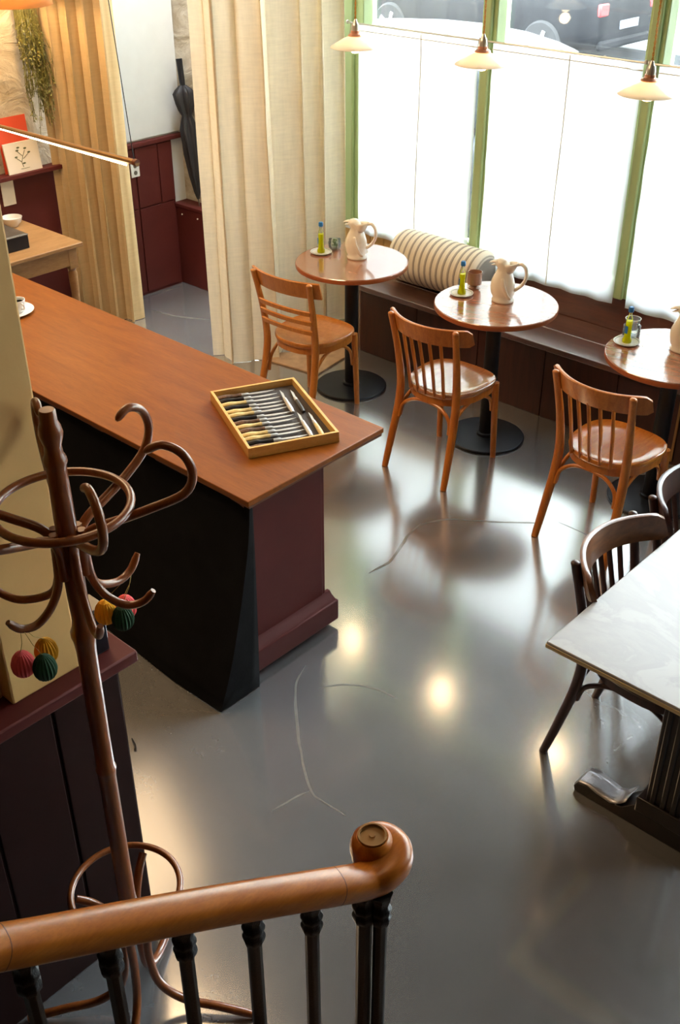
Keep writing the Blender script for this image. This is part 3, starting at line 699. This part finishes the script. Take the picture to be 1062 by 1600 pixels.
for i, (x, y, m_) in enumerate(((.205, .258, 'steel'), (.215, .298, 'k_black'), (.41, .258, 'steel'), (.425, .298, 'k_cream'))):
    px, py = tl_(x, y); t = thing('folding_knife', kl[i], 'knife', (px, py, ZT+.0225), ang+PI+R(-4), 'folding knives in pairs in the tray')
    MB().tube([(-.05, 0, 0), (-.02, 0, 0), (.02, 0, 0), (.055, 0, 0)], [.007, .0095, .009, .0075], 10, flat=(.8, 1)).build('handle', m_, t)
    MB().tube([(.05, 0, 0), (.075, 0, 0)], [.0085, .007], 10, flat=(.8, 1)).build('bolster', 'steel', t)
    MB().prism([(.072, -.004), (.12, -.007), (.15, 0), (.072, .005)], -.001, .001).build('blade', 'steel', t)
# saucer with glass cup at counter's far end
sx, sy = -4.335, 2.445
t = tag(MB().lathe([(.06, 0), (.065, .004), (.105, .012), (.108, .015), (.105, .015), (.065, .007), (0, .006)], n=40).build('saucer', 'white_china', loc=(sx, sy, ZT)), 'white saucer on the far end of the counter by the pillar', 'saucer')
t = thing('espresso_cup', 'small pale cup of coffee on the white saucer on the counter', 'cup', (sx+.035, sy+.02, ZT+.008))
MB().lathe([(.02, 0), (.03, .01), (.037, .045), (.038, .06), (.035, .06), (.033, .045), (.0, .012)], n=28).build('body', 'white_china', t)
MB().lathe([(.0, .046), (.0335, .046)], n=20).build('coffee', 'k_mottle', t)
MB().tube([(.034, 0, .05), (.055, 0, .046), (.057, 0, .03), (.034, 0, .02)], .004, 8).build('handle', 'white_china', t)

# ------------------------------------------------------------------ things on the round tables
def pitcher(label, loc, rz):
    t = thing('bird_pitcher', label, 'pitcher', loc, rz, 'cream bird-shaped pitchers on the round tables')
    n = 36; prof = [(.050, 0), (.055, .004), (.055, .012), (.049, .018), (.056, .04), (.060, .07), (.057, .1), (.047, .13), (.037, .152), (.034, .168)]
    m = MB(); rings = []
    for r_, z in prof:
        rings.append([Vector((r_*math.cos(a)*(1.04 if math.cos(a) < 0 else 1)+(-.006 if z > .02 else 0)*math.sin(z*16), r_*.92*math.sin(a), z)) for a in [2*PI*j/n for j in range(n)]])
    # head (towards -x) and open rim (towards +x)
    for k, (z, ox, rx, ry) in enumerate(((.180, -.012, .036, .033), (.192, -.017, .036, .033), (.204, -.018, .031, .028), (.212, -.018, .020, .018), (.216, -.018, .004, .004))):
        rings.append([Vector((ox+rx*math.cos(a), ry*math.sin(a), z)) for a in [2*PI*j/n for j in range(n)]])
    m.loft(rings).build('body', 'ceramic', t, smooth=70)
    MB().tube([(-.04, 0, .198), (-.058, 0, .197), (-.074, 0, .192), (-.083, 0, .187)], [.017, .013, .008, .002], 12, flat=(.6, 1.1)).build('beak', 'ceramic', t)
    MB().tube([(-.044, 0, .184), (-.060, 0, .180), (-.072, 0, .176)], [.012, .009, .003], 12, flat=(.5, 1)).build('beak', 'ceramic', t)
    # flaring pouring rim behind the head
    rg = []
    for k in range(5):
        v = k/4
        rg.append([Vector((.012+.014*v+(.026+.014*v)*math.cos(a), (.026+.006*v)*math.sin(a), .150+.046*v+.006*v*math.cos(a))) for a in [2*PI*j/24 for j in range(24)]])
    MB().loft(rg, caps=False).build('rim', 'ceramic', t, solid=.004, smooth=70)
    MB().tube(spline([(.058, 0, .192), (.083, 0, .196), (.104, 0, .172), (.106, 0, .13), (.086, 0, .09), (.054, 0, .062)], 6), .0088, 12, flat=(1, 1.2)).build('handle', 'ceramic', t)
    for s_ in (-1, 1):
        MB().tube(spline([(.0, s_*.045, .13), (.012, s_*.054, .09), (.03, s_*.046, .045), (.045, s_*.032, .022)], 5), [.004]+[.009]*13+[.007, .003], 10, flat=(1, .5)).build('wing', 'ceramic', t)
        MB().sphere((-.036, s_*.025, .203), .003).build('eye', 'ceramic', t)
    return t
PR = R(20)
p1 = pitcher('cream ceramic bird pitcher on the round table beside the linen curtain', (-3.80, 4.27, .75), PR)
dup(p1, (-2.842, 4.285, .75), PR, 'cream ceramic bird pitcher on the middle round table')
dup(p1, (-1.895, 4.335, .75), PR+.1, 'cream ceramic bird pitcher at the right edge of the photo')
def oilset(x, y, tname, tilt=0):
    s_ = thing('small_saucer', 'white saucer under the oil bottle on the %s' % tname, 'saucer', (x, y, .75), group='little saucers under the oil bottles')
    MB().lathe([(.035, 0), (.04, .002), (.058, .008), (.06, .011), (.056, .011), (.04, .005), (0, .004)], n=40).build('dish', 'white_china', s_)
    MB().tube([(.053*math.cos(2*PI*j/40), .053*math.sin(2*PI*j/40), .0095) for j in range(40)], .0017, 6, True).build('rim_line', 'china_rim', s_)
    b = thing('oil_bottle', 'slim glass bottle of yellow oil with blue cap on the %s' % tname, 'bottle', (x, y, .7555), tilt, 'slim oil bottles on the round tables')
    MB().lathe([(.0185, 0), (.020, .003), (.020, .012), (.0148, .022), (.0138, .07), (.0148, .1), (.0135, .103)], n=24).build('oil', 'oil', b)
    MB().lathe([(.0205, 0), (.0215, .003), (.0215, .013), (.0158, .024), (.0146, .07), (.0158, .1), (.013, .118), (.0075, .13), (.0075, .148)], n=24).build('glass', 'clear', b)
    MB().lathe([(.011, .145), (.0125, .148), (.0125, .163), (.010, .168), (0, .168)], n=20).build('cap', 'blue', b)
    MB().box((-.0145, -.003, .062), (.004, .014, .034)).build('label_tag', 'blue', b)
oilset(-4.0, 4.195, 'table beside the linen curtain'); oilset(-3.045, 4.215, 'middle round table', .6); oilset(-2.123, 4.238, 'right-hand round table', 1.2)
t = thing('glass_pot', 'small round glass pot of greenery behind the oil bottle on the first table', 'pot', (-3.995, 4.30, .75))
MB().lathe([(.022, 0), (.034, .01), (.037, .035), (.032, .052), (.034, .055), (.030, .055), (.033, .034), (.03, .012), (0, .006)], n=28).build('glass', 'clear', t)
g = MB(); random.seed(4)
for k in range(26):
    a = random.uniform(0, 6.28); q = random.uniform(0, .022); g.sphere((q*math.cos(a), q*math.sin(a), random.uniform(.015, .052)), random.uniform(.004, .008), n=6)
g.build('greenery', 'greenery', t)
t = thing('smoked_tumbler', 'smoked brown glass tumbler with a candle on the middle round table', 'tumbler', (-3.055, 4.335, .75))
MB().lathe([(.026, 0), (.030, .003), (.022, .012), (.035, .022), (.0375, .045), (.0365, .085), (.034, .085), (.035, .045), (.033, .028), (0, .02)], n=32).build('glass', 'tumbler', t)
MB().cyl((0, 0, 0), .028, .03, .058, 20).sphere((0, 0, .058), .015, (1, 1, .6)).build('candle', 'wax', t)
t = thing('clear_jar', 'clear glass jar with a wide neck behind the oil bottle on the right table', 'jar', (-2.145, 4.315, .75))
MB().lathe([(.036, 0), (.04, .004), (.04, .055), (.03, .066), (.029, .072), (.034, .078), (.034, .09), (.031, .09), (.026, .074), (.036, .056), (.036, .008), (0, .006)], n=32).build('glass', 'clear', t)
MB().tube([(.0345*math.cos(2*PI*j/28), .0345*math.sin(2*PI*j/28), .09) for j in range(28)], .002, 6, True).build('lip', 'white_china', t)

# ------------------------------------------------------------------ pendant lamps
def pendant(label, loc):
    t = thing('pendant_lamp', label, 'lamp', loc, group='small opal glass pendant lamps in front of the windows')
    MB().lathe([(.024, .052), (.030, .050), (.060, .038), (.095, .018), (.118, .004), (.121, 0), (.119, -.001), (.095, .013), (.06, .033), (.024, .046)], n=64).build('glass_shade', 'opal', t, smooth=60)
    MB().lathe([(.0, .060), (.034, .050), (.036, .053), (.030, .060), (.022, .064), (.021, .075), (.021, .075)], n=28).build('gallery', 'copper', t)
    MB().lathe([(.018, .062), (.019, .09), (.016, .104), (.010, .112), (.006, .124), (.0, .126)], n=24).build('socket', 'chrome', t)
    for a in range(3): MB().tube([(.032*math.cos(a*2.1), .032*math.sin(a*2.1), .054), (.018*math.cos(a*2.1), .018*math.sin(a*2.1), .11)], .0015, 6).build('clip', 'chrome', t)
    MB().lathe([(.012, .05), (.016, .035), (.026, .012), (.026, -.008), (.016, -.024), (.0, -.028)], n=24).build('bulb', 'bulb', t)
    c1 = [(.0028*math.cos(z*150), .0028*math.sin(z*150), z) for z in [.122+k*.008 for k in range(int((3.46-loc[2]-.122)/.008))]]
    c2 = [(-x, -y, z) for x, y, z in c1]
    MB().tube(c1, .0022, 5).tube(c2, .0022, 5).build('cord', 'cord', t)
    zc = 3.5-loc[2]
    MB().lathe([(.0, zc-.045), (.02, zc-.04), (.045, zc-.012), (.05, zc-.001)], n=24).build('ceiling_rose', 'brass', t)
    point('pendant_light', (loc[0], loc[1], loc[2]-.06), 1.0, (1, .72, .42), .03)
    return t
pendant('opal glass pendant lamp hanging in front of the left window frame', (-3.715, 4.15, 1.845))
pendant('opal glass pendant lamp hanging over the middle round table', (-2.965, 4.15, 1.855))
pendant('opal glass pendant lamp with copper gallery at the right edge of the photo', (-2.150, 4.15, 1.838))
# linear led pendant
t = thing('linear_pendant', 'slim brass tube pendant with glowing strip above the counter', 'lamp', (-3.46, 2.6, 1.638))
MB().tube([(0, 0, 0), (-1.25, 0, -.015)], .0115, 20).build('tube', 'brass', t)
MB().box((-.66, -.0095, -.0155), (1.2, .006, .006), (R(-25), 0, 0)).build('light_strip', 'led', t)
MB().tube([(-.02, 0, 0), (.0, 0, 0)], .0135, 20).build('end_cap', 'counter_edge', t)
MB().tube([(-.02, 0, .01), (-.075, 0, .57), (-.20, 0, 1.86)], .0018, 6).build('wire', 'black', t)
MB().tube([(-1.2, 0, .0), (-1.2, 0, 1.86)], .0018, 6).build('wire', 'black', t)

# ------------------------------------------------------------------ left alcove
t = thing('side_table', 'small scrubbed pine side table against the plum wainscot', 'table', (-5.47, 3.0, 0))
m = MB(); m.bb(-.33, .335, -.42, .42, .728, .75).build('tabletop', 'oldtable', t, bevel=.004)
MB().bb(-.29, .295, -.39, -.37, .62, .728).bb(-.29, .295, .37, .39, .62, .728).bb(-.30, -.28, -.38, .38, .62, .728).bb(.28, .30, -.38, .38, .62, .728).build('apron', 'oldtable', t, bevel=.002)
for sx_ in (-1, 1):
    for sy_ in (-1, 1):
        x, y = .275*sx_, .365*sy_
        MB().box((x, y, .665), (.055, .055, .126)).lathe([(.027, .6), (.02, .585), (.027, .565), (.024, .45), (.016, .05), (.018, 0)], (x, y, 0), 16).build('leg', 'oldtable', t)
t = thing('black_till_box', 'black box with pale rim on the side table, cut by the pillar', 'box', (-5.41, 3.07, .75))
MB().bb(-.14, .14, -.12, .09, 0, .075).build('body', 'black', t, bevel=.004)
MB().bb(-.142, .142, -.122, .092, .075, .081).bb(-.13, .13, -.11, .08, .075, .083).build('rim', 'dullsteel', t, bevel=.002)
t = tag(MB().lathe([(.03, 0), (.034, .004), (.055, .03), (.062, .055), (.059, .055), (.05, .032), (0, .012)], n=32).build('white_bowl', 'white_china', loc=(-5.68, 3.315, .75)), 'small white bowl on the side table behind the black box', 'bowl')
# cards on ledge
t = thing('botanical_card', 'cream botanical print card leaning on the wall ledge above the side table', 'print', (-5.785, 3.52, 1.0102))
def leanbox(y0, y1, z0, z1, tk, lean=.10, off=0):
    b = MB(); P = []
    for x in (0, tk):
        for (y, z) in ((y0, z0), (y1, z0), (y1, z1), (y0, z1)): P.append(b.b.verts.new((x-lean*z+off, y, z)))
    for f in ((3, 2, 1, 0), (4, 5, 6, 7), (0, 1, 5, 4), (1, 2, 6, 5), (2, 3, 7, 6), (3, 0, 4, 7)): b.b.faces.new([P[i] for i in f])
    return b
leanbox(-.115, .115, 0, .17, .010, .16).build('board', 'cardw', t, bevel=.001)
b = MB()
def stroke(pts, r_=.0016): b.tube([( -.16*z+.0115, y, z) for y, z in pts], r_, 6)
stroke([(-.01, .03), (-.015, .06), (0, .09), (.02, .12)]); stroke([(-.015, .06), (-.045, .085)]); stroke([(0, .09), (-.03, .12)]); stroke([(.0, .075), (.04, .1)]); stroke([(-.03, .022), (.03, .022)], .001)
for (y, z, a) in ((-.045, .09, .3), (-.03, .125, .1), (.025, .13, .6), (.045, .105, 1.2), (-.02, .14, 0), (.0, .05, .8)):
    b.sphere((-.16*z+.011, y, z), .011, (.12, 1, .5), 8)
b.build('plant_drawing', 'ink', t)
t = tag(leanbox(-.1, .1, 0, .31, .004, .075).build('red_card', 'red', loc=(-5.812, 3.50, 1.0102)), 'red-orange card standing behind the botanical print', 'card')
t = thing('pinned_note', 'cream paper note pinned on the plum wall below the ledge', 'note', (-5.80, 3.405, .84))
MB().bb(-.013, -.009, -.05, .035, -.01, .145).build('paper', 'cardw', t); MB().sphere((-.007, -.01, .135), .004).build('pin', 'red', t)
t = thing('power_socket', 'white wall socket on the plum wainscot beside the left curtain', 'socket', (-5.806, 4.335, .86))
MB().bb(0, .008, -.035, .035, -.05, .05).build('plate', 'white_china', t, bevel=.003)
for z in (-.022, .022): MB().tube([(.007, 0, z), (.0095, 0, z)], .014, 16).build('outlet', 'dullsteel', t)
# hanging plant
t = thing('hanging_plant', 'trailing green plant hanging down the rough stone wall', 'plant', (-5.765, 3.63, 1.92))
random.seed(9)
MB().lathe([(.05, 0), (.065, .1), (.07, .12), (.06, .12), (.0, .02)], n=24).build('pot', 'cream_paint', t)
MB().tube([(-.075, 0, .30), (-.04, 0, .31), (0, 0, .30), (0, 0, .26)], .004, 8).tube([(0, 0, .27), (-.06, 0, .115)], .0015, 6).tube([(0, 0, .27), (.06, 0, .115)], .0015, 6).build('hanger', 'black', t)
st_, lf = MB(), MB()
for k in range(95):
    y = random.uniform(-.06, .06); L = random.uniform(.25, .74)*(1-abs(y)*3); x0 = random.uniform(-.01, .05); dy = random.uniform(-.02, .09)
    pts = [(x0+.03*math.sin(u*2), y+dy*u+.01*math.sin(u*7+k), .1*(1-u)*(u < .2)-L*u) for u in [i/8 for i in range(9)]]
    st_.tube(pts, .0016, 5)
    for j in range(int(L*46)):
        u = random.random(); i = min(int(u*8), 7); p = Vector(pts[i]).lerp(Vector(pts[i+1]), u*8-i)
        a = random.uniform(0, 6.28); d = Vector((abs(math.cos(a)), math.sin(a), -.7)).normalized(); s_ = random.uniform(.012, .024)
        sd = d.cross(Vector((0, 0, 1))).normalized()*s_*.22
        q = [lf.b.verts.new(v) for v in (p, p+d*s_*.5+sd, p+d*s_, p+d*s_*.5-sd)]; lf.b.faces.new(q)
st_.build('stem', 'leaf', t); lf.build('foliage', 'leaf', t, smooth=0)
t = thing('shaded_lamp', 'glowing amber lampshade at the top left above the hanging plant', 'lamp', (-5.52, 3.46, 1.945))
m = MB(); m.loft([[Vector((r_*math.cos(2*PI*j/40), r_*math.sin(2*PI*j/40), z)) for j in range(40)] for r_, z in ((.19, 0), (.165, .14), (.14, .28))], caps=False).build('lampshade', 'shade', t, solid=.003)
MB().sphere((0, 0, .12), .035).build('bulb', 'bulb', t)
MB().tube([(0, 0, .15), (0, 0, 1.55)], .003, 6).build('cord', 'black', t)
MB().tube([(-.14, 0, .27), (.14, 0, .27)], .003, 6).build('crossbar', 'brass', t)
point('shaded_lamp_light', (-5.50, 3.46, 2.0), 14*WARM, (1, .70, .36), .05)
# umbrella: tip on boxing ledge, leaning in the corner
t = thing('folded_umbrella', 'folded black umbrella leaning in the entrance corner', 'umbrella', (-5.62, 4.705, .572))
top = Vector((-.125, .02, .93)); ax = top.normalized()
def along(k, dx=0, dy=0): return ax*k+Vector((dx, dy, 0))
MB().tube([along(0), along(.06)], [.003, .005], 8).build('tip', 'dullsteel', t)
prof = [(.05, .008), (.1, .02), (.2, .034), (.35, .046), (.5, .048), (.56, .034), (.585, .027), (.62, .042), (.66, .052), (.72, .06), (.745, .045), (.77, .02)]
rings = []
q1 = ax.cross(Vector((0, 1, 0))).normalized(); q2 = ax.cross(q1)
for d, r_ in prof:
    rings.append([along(d)+(q1*math.cos(a)+q2*math.sin(a))*r_*(1+.25*math.sin(a*6+d*5)) for a in [2*PI*j/36 for j in range(36)]])
MB().loft(rings).build('canopy', 'umb', t, smooth=50)
MB().tube([along(.575), along(.595)], .026, 16).build('strap', 'umb', t)
MB().tube([along(.75), along(.80), along(.93)], [.016, .019, .021], 12).build('handle', 'black', t)
# coir mat
t = tag(MB().prism([(-4.56, 4.10), (-4.03, 4.18), (-4.09, 4.58), (-4.37, 4.55), (-4.37, 4.3)], .0005, .012).build('coir_mat', 'rug', bevel=.003), 'beige coir mat on the floor under the ladder-back chair', 'mat')

# ------------------------------------------------------------------ marble table
t = thing('marble_table', 'rectangular white marble topped table with dark pedestal at the right', 'table', (-.85, 2.79, 0))
MB().bb(-.352, .352, -.605, .62, .732, .75).build('tabletop', 'marble', t, bevel=.003)
MB().bb(-.3535, .3535, -.6065, .6215, .728, .742).build('top_edge', 'marble_edge', t, bevel=.002)
MB().bb(-.30, .30, -.54, .56, .695, .728).build('apron', 'darkwood', t, bevel=.003)
for sy_ in (-1, 1):
    y = -.335 if sy_ < 0 else .35
    b = MB(); b.box((0, y, .38), (.12, .075, .62)); b.box((-.035, y-.036*1, .38), (.02, .014, .6)); b.box((.035, y-.036, .38), (.02, .014, .6)); b.box((0, y-.036, .38), (.02, .014, .6))
    b.box((0, y, .665), (.3, .09, .06)).box((0, y, .1), (.17, .1, .06)); b.build('pedestal', 'pedestal', t, bevel=.005)
    # foot: S-shaped silhouette extruded along y
    pr = [(-.30, 0), (-.305, .02), (-.29, .04), (-.26, .046), (-.22, .04), (-.17, .034), (-.13, .045), (-.09, .085), (0, .1), (.09, .085), (.13, .045), (.17, .034), (.22, .04), (.26, .046), (.29, .04), (.305, .02), (.30, 0)]
    b = MB(); b.loft([[Vector((x, y-.045, z)) for x, z in pr], [Vector((x, y+.045, z)) for x, z in pr]]); ft = b.build('foot', 'pedestal', t, bevel=.002)
    if sy_ < 0:
        b = MB(); rows = []
        for (x, z) in ((-.307, .022), (-.292, .0425), (-.26, .0485), (-.22, .0425), (-.17, .0365), (-.15, .043), (-.135, .055), (-.12, .072)):
            rows.append([Vector((x, y-.044+.088*k/4+(.004*math.sin(k*3+x*40)), z+(.008*abs(math.sin(k*2.2)) if x > -.14 else 0))) for k in range(5)])
        b.grid(rows).build('tape', 'strapsilver', ft, solid=.001)

# ------------------------------------------------------------------ coat stand
BX, BY = -1.60, .94
cs = thing('bentwood_coat_stand', 'brown bentwood coat stand with curved hooks in the left foreground', 'coat stand', (BX, BY, 0))
prof = [(.016, .28), (.022, .30), (.021, .42), (.023, .425), (.0245, .435), (.0225, .445), (.0215, .47), (.0205, .88), (.022, .90), (.0245, .91), (.021, .92), (.0205, 1.0), (.0215, 1.26), (.0235, 1.285), (.027, 1.30), (.027, 1.312), (.022, 1.325), (.019, 1.345), (.021, 1.40), (.0215, 1.60), (.0195, 1.70), (.0205, 1.712), (.0235, 1.72), (.0225, 1.728), (.018, 1.738), (.0165, 1.755), (.0215, 1.772), (.0235, 1.782), (.021, 1.796), (.0165, 1.806), (.016, 1.828), (.014, 1.831), (0, 1.831)]
MB().lathe(prof, n=28).build('pole', 'bent', cs, smooth=50)
def polar(a, pts):
    c, s_ = math.cos(R(a)), math.sin(R(a)); return [Vector((r_*c, r_*s_, z)) for r_, z in pts]
def taper(n, r0_, r1_, tip): return [r0_+(r1_-r0_)*i/(n-1) if i < n-3 else (r1_*(1 if i < n-2 else .8 if i < n-1 else tip)) for i in range(n)]
for a in (95, 42, -16, -80, -140, 155):
    k = 1.0 if a not in (42,) else 1.08
    pts = spline(polar(a, [(.026, 1.46), (.028, 1.53), (.05, 1.565), (.11, 1.59), (.17, 1.615), (.222*k, 1.65), (.240*k, 1.695), (.225*k, 1.738), (.19*k, 1.757), (.158*k, 1.742)]), 5)
    MB().tube(pts, taper(len(pts), .0105, .0085, .35), 12).build('upper_hook', 'bent', cs)
for a, rt_, zt in ((98, .178, 1.408), (48, .155, 1.405), (-16, .135, 1.415), (-100, .15, 1.405), (-150, .2, 1.405), (155, .17, 1.405)):
    pts = spline(polar(a, [(.028, 1.565), (.030, 1.50), (.036, 1.445), (.058, 1.40), (rt_*.62, 1.372), (rt_*.85, 1.378), (rt_, zt)]), 5)
    b = MB().tube(pts, taper(len(pts), .0095, .0085, .7), 12); b.build('lower_hook', 'bent', cs)
MB().tube([(.132*math.cos(2*PI*j/64), .132*math.sin(2*PI*j/64), 1.622) for j in range(64)], .0088, 12, True).build('ring', 'bent', cs)
MB().tube([(.136*math.cos(2*PI*j/64), .136*math.sin(2*PI*j/64), .485) for j in range(64)], .0088, 12, True).build('umbrella_ring', 'bent', cs)
for a in (35, -50, -128, 122):
    pts = spline(polar(a, [(.125, .47), (.085, .445), (.05, .39), (.036, .30), (.034, .20), (.055, .10), (.12, .045), (.21, .032), (.31, .0125)]), 6)
    MB().tube(pts, taper(len(pts), .011, .012, .9), 12).build('leg', 'bent', cs)
def px(x, y, z):
    d = fw+rr*((x-531)/F)-uu*((y-800)/F); k = (z-CH)/d.z; return Vector((0, 0, CH))+d*k
def egg(colour, label, P, hook, grp):
    t = thing('paper_egg', label, 'paper decoration', P, group=grp)
    n = 72; rings = []; H_ = .032
    for i in range(15):
        v = -1+2*i/14; r_ = math.sqrt(max(0, 1-v*v))*.0235*(1-.12*v)
        rings.append([Vector((max(r_, .0008)*(1+.06*math.cos(a*18))*math.cos(a), max(r_, .0008)*(1+.06*math.cos(a*18))*math.sin(a), v*H_)) for a in [2*PI*j/n for j in range(n)]])
    MB().loft(rings).build('paper_body', colour, t, smooth=20)
    hk = Vector(hook)-Vector(P)
    MB().tube([(0, 0, H_-.001), hk*.5+Vector((.003, 0, .01)), hk+Vector((0, 0, .0095))], .0007, 5).build('thread', 'string', t)
def on_hook(a, rt_, f):
    pts = spline(polar(a, [(.028, 1.565), (.030, 1.50), (.036, 1.445), (.058, 1.40), (rt_*.62, 1.372), (rt_*.85, 1.378), (rt_, 1.405)]), 5)
    return pts[int(f*(len(pts)-1))]+Vector((BX, BY, 0))
hl = on_hook(-100, .15, .85); hr = on_hook(98, .178, .92)
def eggs_at(h, spec, side, grp):
    for col, cname, x, y, dist in spec:
        d = (fw+rr*((x-531)/F)-uu*((y-800)/F)); P = Vector((0, 0, CH))+d*dist
        egg(col, '%s honeycomb paper egg hanging from the %s hook of the coat stand' % (cname, side), P, h, grp)
def dep(P): return (P-Vector((0, 0, CH))).dot(fw)
dl, dr = dep(hl), dep(hr)
eggs_at(hl, (('pink', 'pink', 36, 1037, dl+.05), ('yellow', 'yellow', 72, 1016, dl+.085), ('dkgreen', 'dark green', 70, 1042, dl+.03)), 'lower left', 'paper eggs hung on the left hook')
eggs_at(hr, (('yellow', 'yellow', 165, 956, dr+.05), ('pink', 'pink', 196, 948, dr+.10), ('dkgreen', 'dark green', 192, 965, dr+.045)), 'lower right', 'paper eggs hung on the right hook')

# ------------------------------------------------------------------ banister
def cp(x, y, D): return Vector((0, 0, CH))+(fw+rr*((x-531)/F)-uu*((y-800)/F))*D
bn = thing('stair_banister', 'curving wooden handrail with scroll end on black cast-iron balusters', 'banister', (0, 0, 0))
e0 = cp(-250, 1518, 1.36); e1 = cp(0, 1480, 1.54); e2 = cp(300, 1423, 1.75); e3 = cp(535, 1383, 1.925)
ctl = [e0, e1, e2, e3]
zv = 1.134
def zp(x, y, z):
    d = fw+rr*((x-531)/F)-uu*((y-800)/F); return Vector((0, 0, CH))+d*((z-CH)/d.z)
VC = zp(581, 1325, zv); VC.z = 0
path = spline(ctl, 12)
vol = spline([e3]+[zp(x, y, z) for x, y, z in ((575, 1375, 1.118), (600, 1363, 1.121), (616, 1343, 1.125), (613, 1323, 1.129), (597, 1311, 1.131), (578, 1312, 1.132), (567, 1323, 1.132), (572, 1335, 1.131))], 7)[1:]
full = path+vol
prof_r = []
def railsec(k):
    w2, h2 = .034*k, .029
    out = []
    for j in range(20):
        a = 2*PI*j/20; c, s_ = math.cos(a), math.sin(a)
        out.append((math.copysign(abs(c)**.75, c)*w2, math.copysign(abs(s_)**.8, s_)*h2))
    return out
b = MB(); rings = []
m_ = len(full)
for i in range(m_):
    tg = (full[min(i+1, m_-1)]-full[max(i-1, 0)]).normalized(); u_ = Vector((0, 0, 1)); u_ = (u_-tg*u_.dot(tg)).normalized(); bb2 = tg.cross(u_)
    k = 1 if i < m_-30 else 1-.35*(i-(m_-30))/30
    rings.append([full[i]+bb2*a+u_*v for a, v in railsec(k)])
b.loft(rings); b.build('handrail', 'rail', bn, smooth=60)
MB().lathe([(.03, -.034), (.038, -.024), (.040, .012), (.037, .026), (.030, .033)], VC+Vector((0, 0, zv)), 32).build('scroll_eye', 'rail', bn)
for jp, jn in ((.36, 0), (.985, 0)):
    i = int(jp*(len(path)-1)); tg = (path[i+1 if i+1 < len(path) else i]-path[i-1]).normalized(); u_ = Vector((0, 0, 1)); u_ = (u_-tg*u_.dot(tg)).normalized(); b3 = tg.cross(u_)
    MB().loft([[path[i]+tg*o_+b3*a*1.008+u_*v*1.008 for a, v in railsec(1)] for o_ in (-.0008, .0008)]).build('joint', 'counter_edge', bn)
MB().lathe([(.0275, .033), (.0275, .038), (.0235, .038), (.0225, .033), (.006, .0335), (.005, .036), (.0, .036)], VC+Vector((0, 0, zv)), 32).build('brass_disc', 'brass', bn)
def nearest(px_):
    best = None
    for p in path:
        d = p-Vector((0, 0, CH)); x = 531+F*d.dot(rr)/d.dot(fw)
        if best is None or abs(x-px_) < best[0]: best = (abs(x-px_), p)
    return best[1]
path = spline(ctl, 60)+vol[:14]
stepz = lambda p: .17*(max(0, int((1.05-p.y)/.27))+1)
def baluster(p, zb, k=1.0, name='baluster'):
    zt = p.z-.026; H_ = zt-zb
    pr = [(.010, 0), (.02, 0), (.021, .02), (.016, .035), (.019, .05), (.013, .065), (.012, .1), (.0125, H_*.3), (.018, H_*.31), (.019, H_*.33), (.013, H_*.345), (.0125, H_-.085), (.0175, H_-.08), (.0195, H_-.07), (.019, H_-.062), (.0165, H_-.056), (.0195, H_-.048), (.0195, H_-.04), (.016, H_-.034), (.0155, H_-.026), (.019, H_-.012), (.021, H_-.004), (.021, H_)]
    n = 24; rings = [[Vector((p.x+r_*k*(1+.06*math.cos(a*8))*math.cos(a), p.y+r_*k*(1+.06*math.cos(a*8))*math.sin(a), zb+z)) for a in [2*PI*j/n for j in range(n)]] for r_, z in pr]
    return MB().loft(rings).build(name, 'iron', bn, smooth=50)
for x in (-190, -75, 28, 162, 283, 392, 486): baluster(nearest(x), stepz(nearest(x)))
e = nearest(567); baluster(e, .17, 1.15, 'newel'); 
q = e+Vector((.026, .016, 0)); baluster(q, .17, 1.0, 'newel')
# staircase the banister stands on (below the frame)
stt = thing('staircase', 'dark wooden staircase rising from the near floor under the banister', 'staircase', (0, 0, 0))
for k in range(6):
    y1 = 1.05-k*.27; MB().bb(-1.12 if k else -1.0, .35, y1-.30, y1, .17*(k+1)-.035, .17*(k+1)).build('tread', 'stair', stt, bevel=.006)
    MB().bb(-1.10 if k else -.98, .33, y1-.27, y1-.03, 0, .17*(k+1)-.035).build('riser', 'plum_shaded', stt)

# leaf / crumb on the floor
c = px(210, 1163, .004)
t = thing('twig', 'tiny dark twig lying on the floor beside the half wall', 'twig', (c.x, c.y, .004))
MB().tube([(-.03, .012, 0), (-.01, .004, .003), (.008, -.002, .002), (.022, -.014, 0)], [.002, .0035, .003, .005], 8).build('stalk', 'k_black', t)
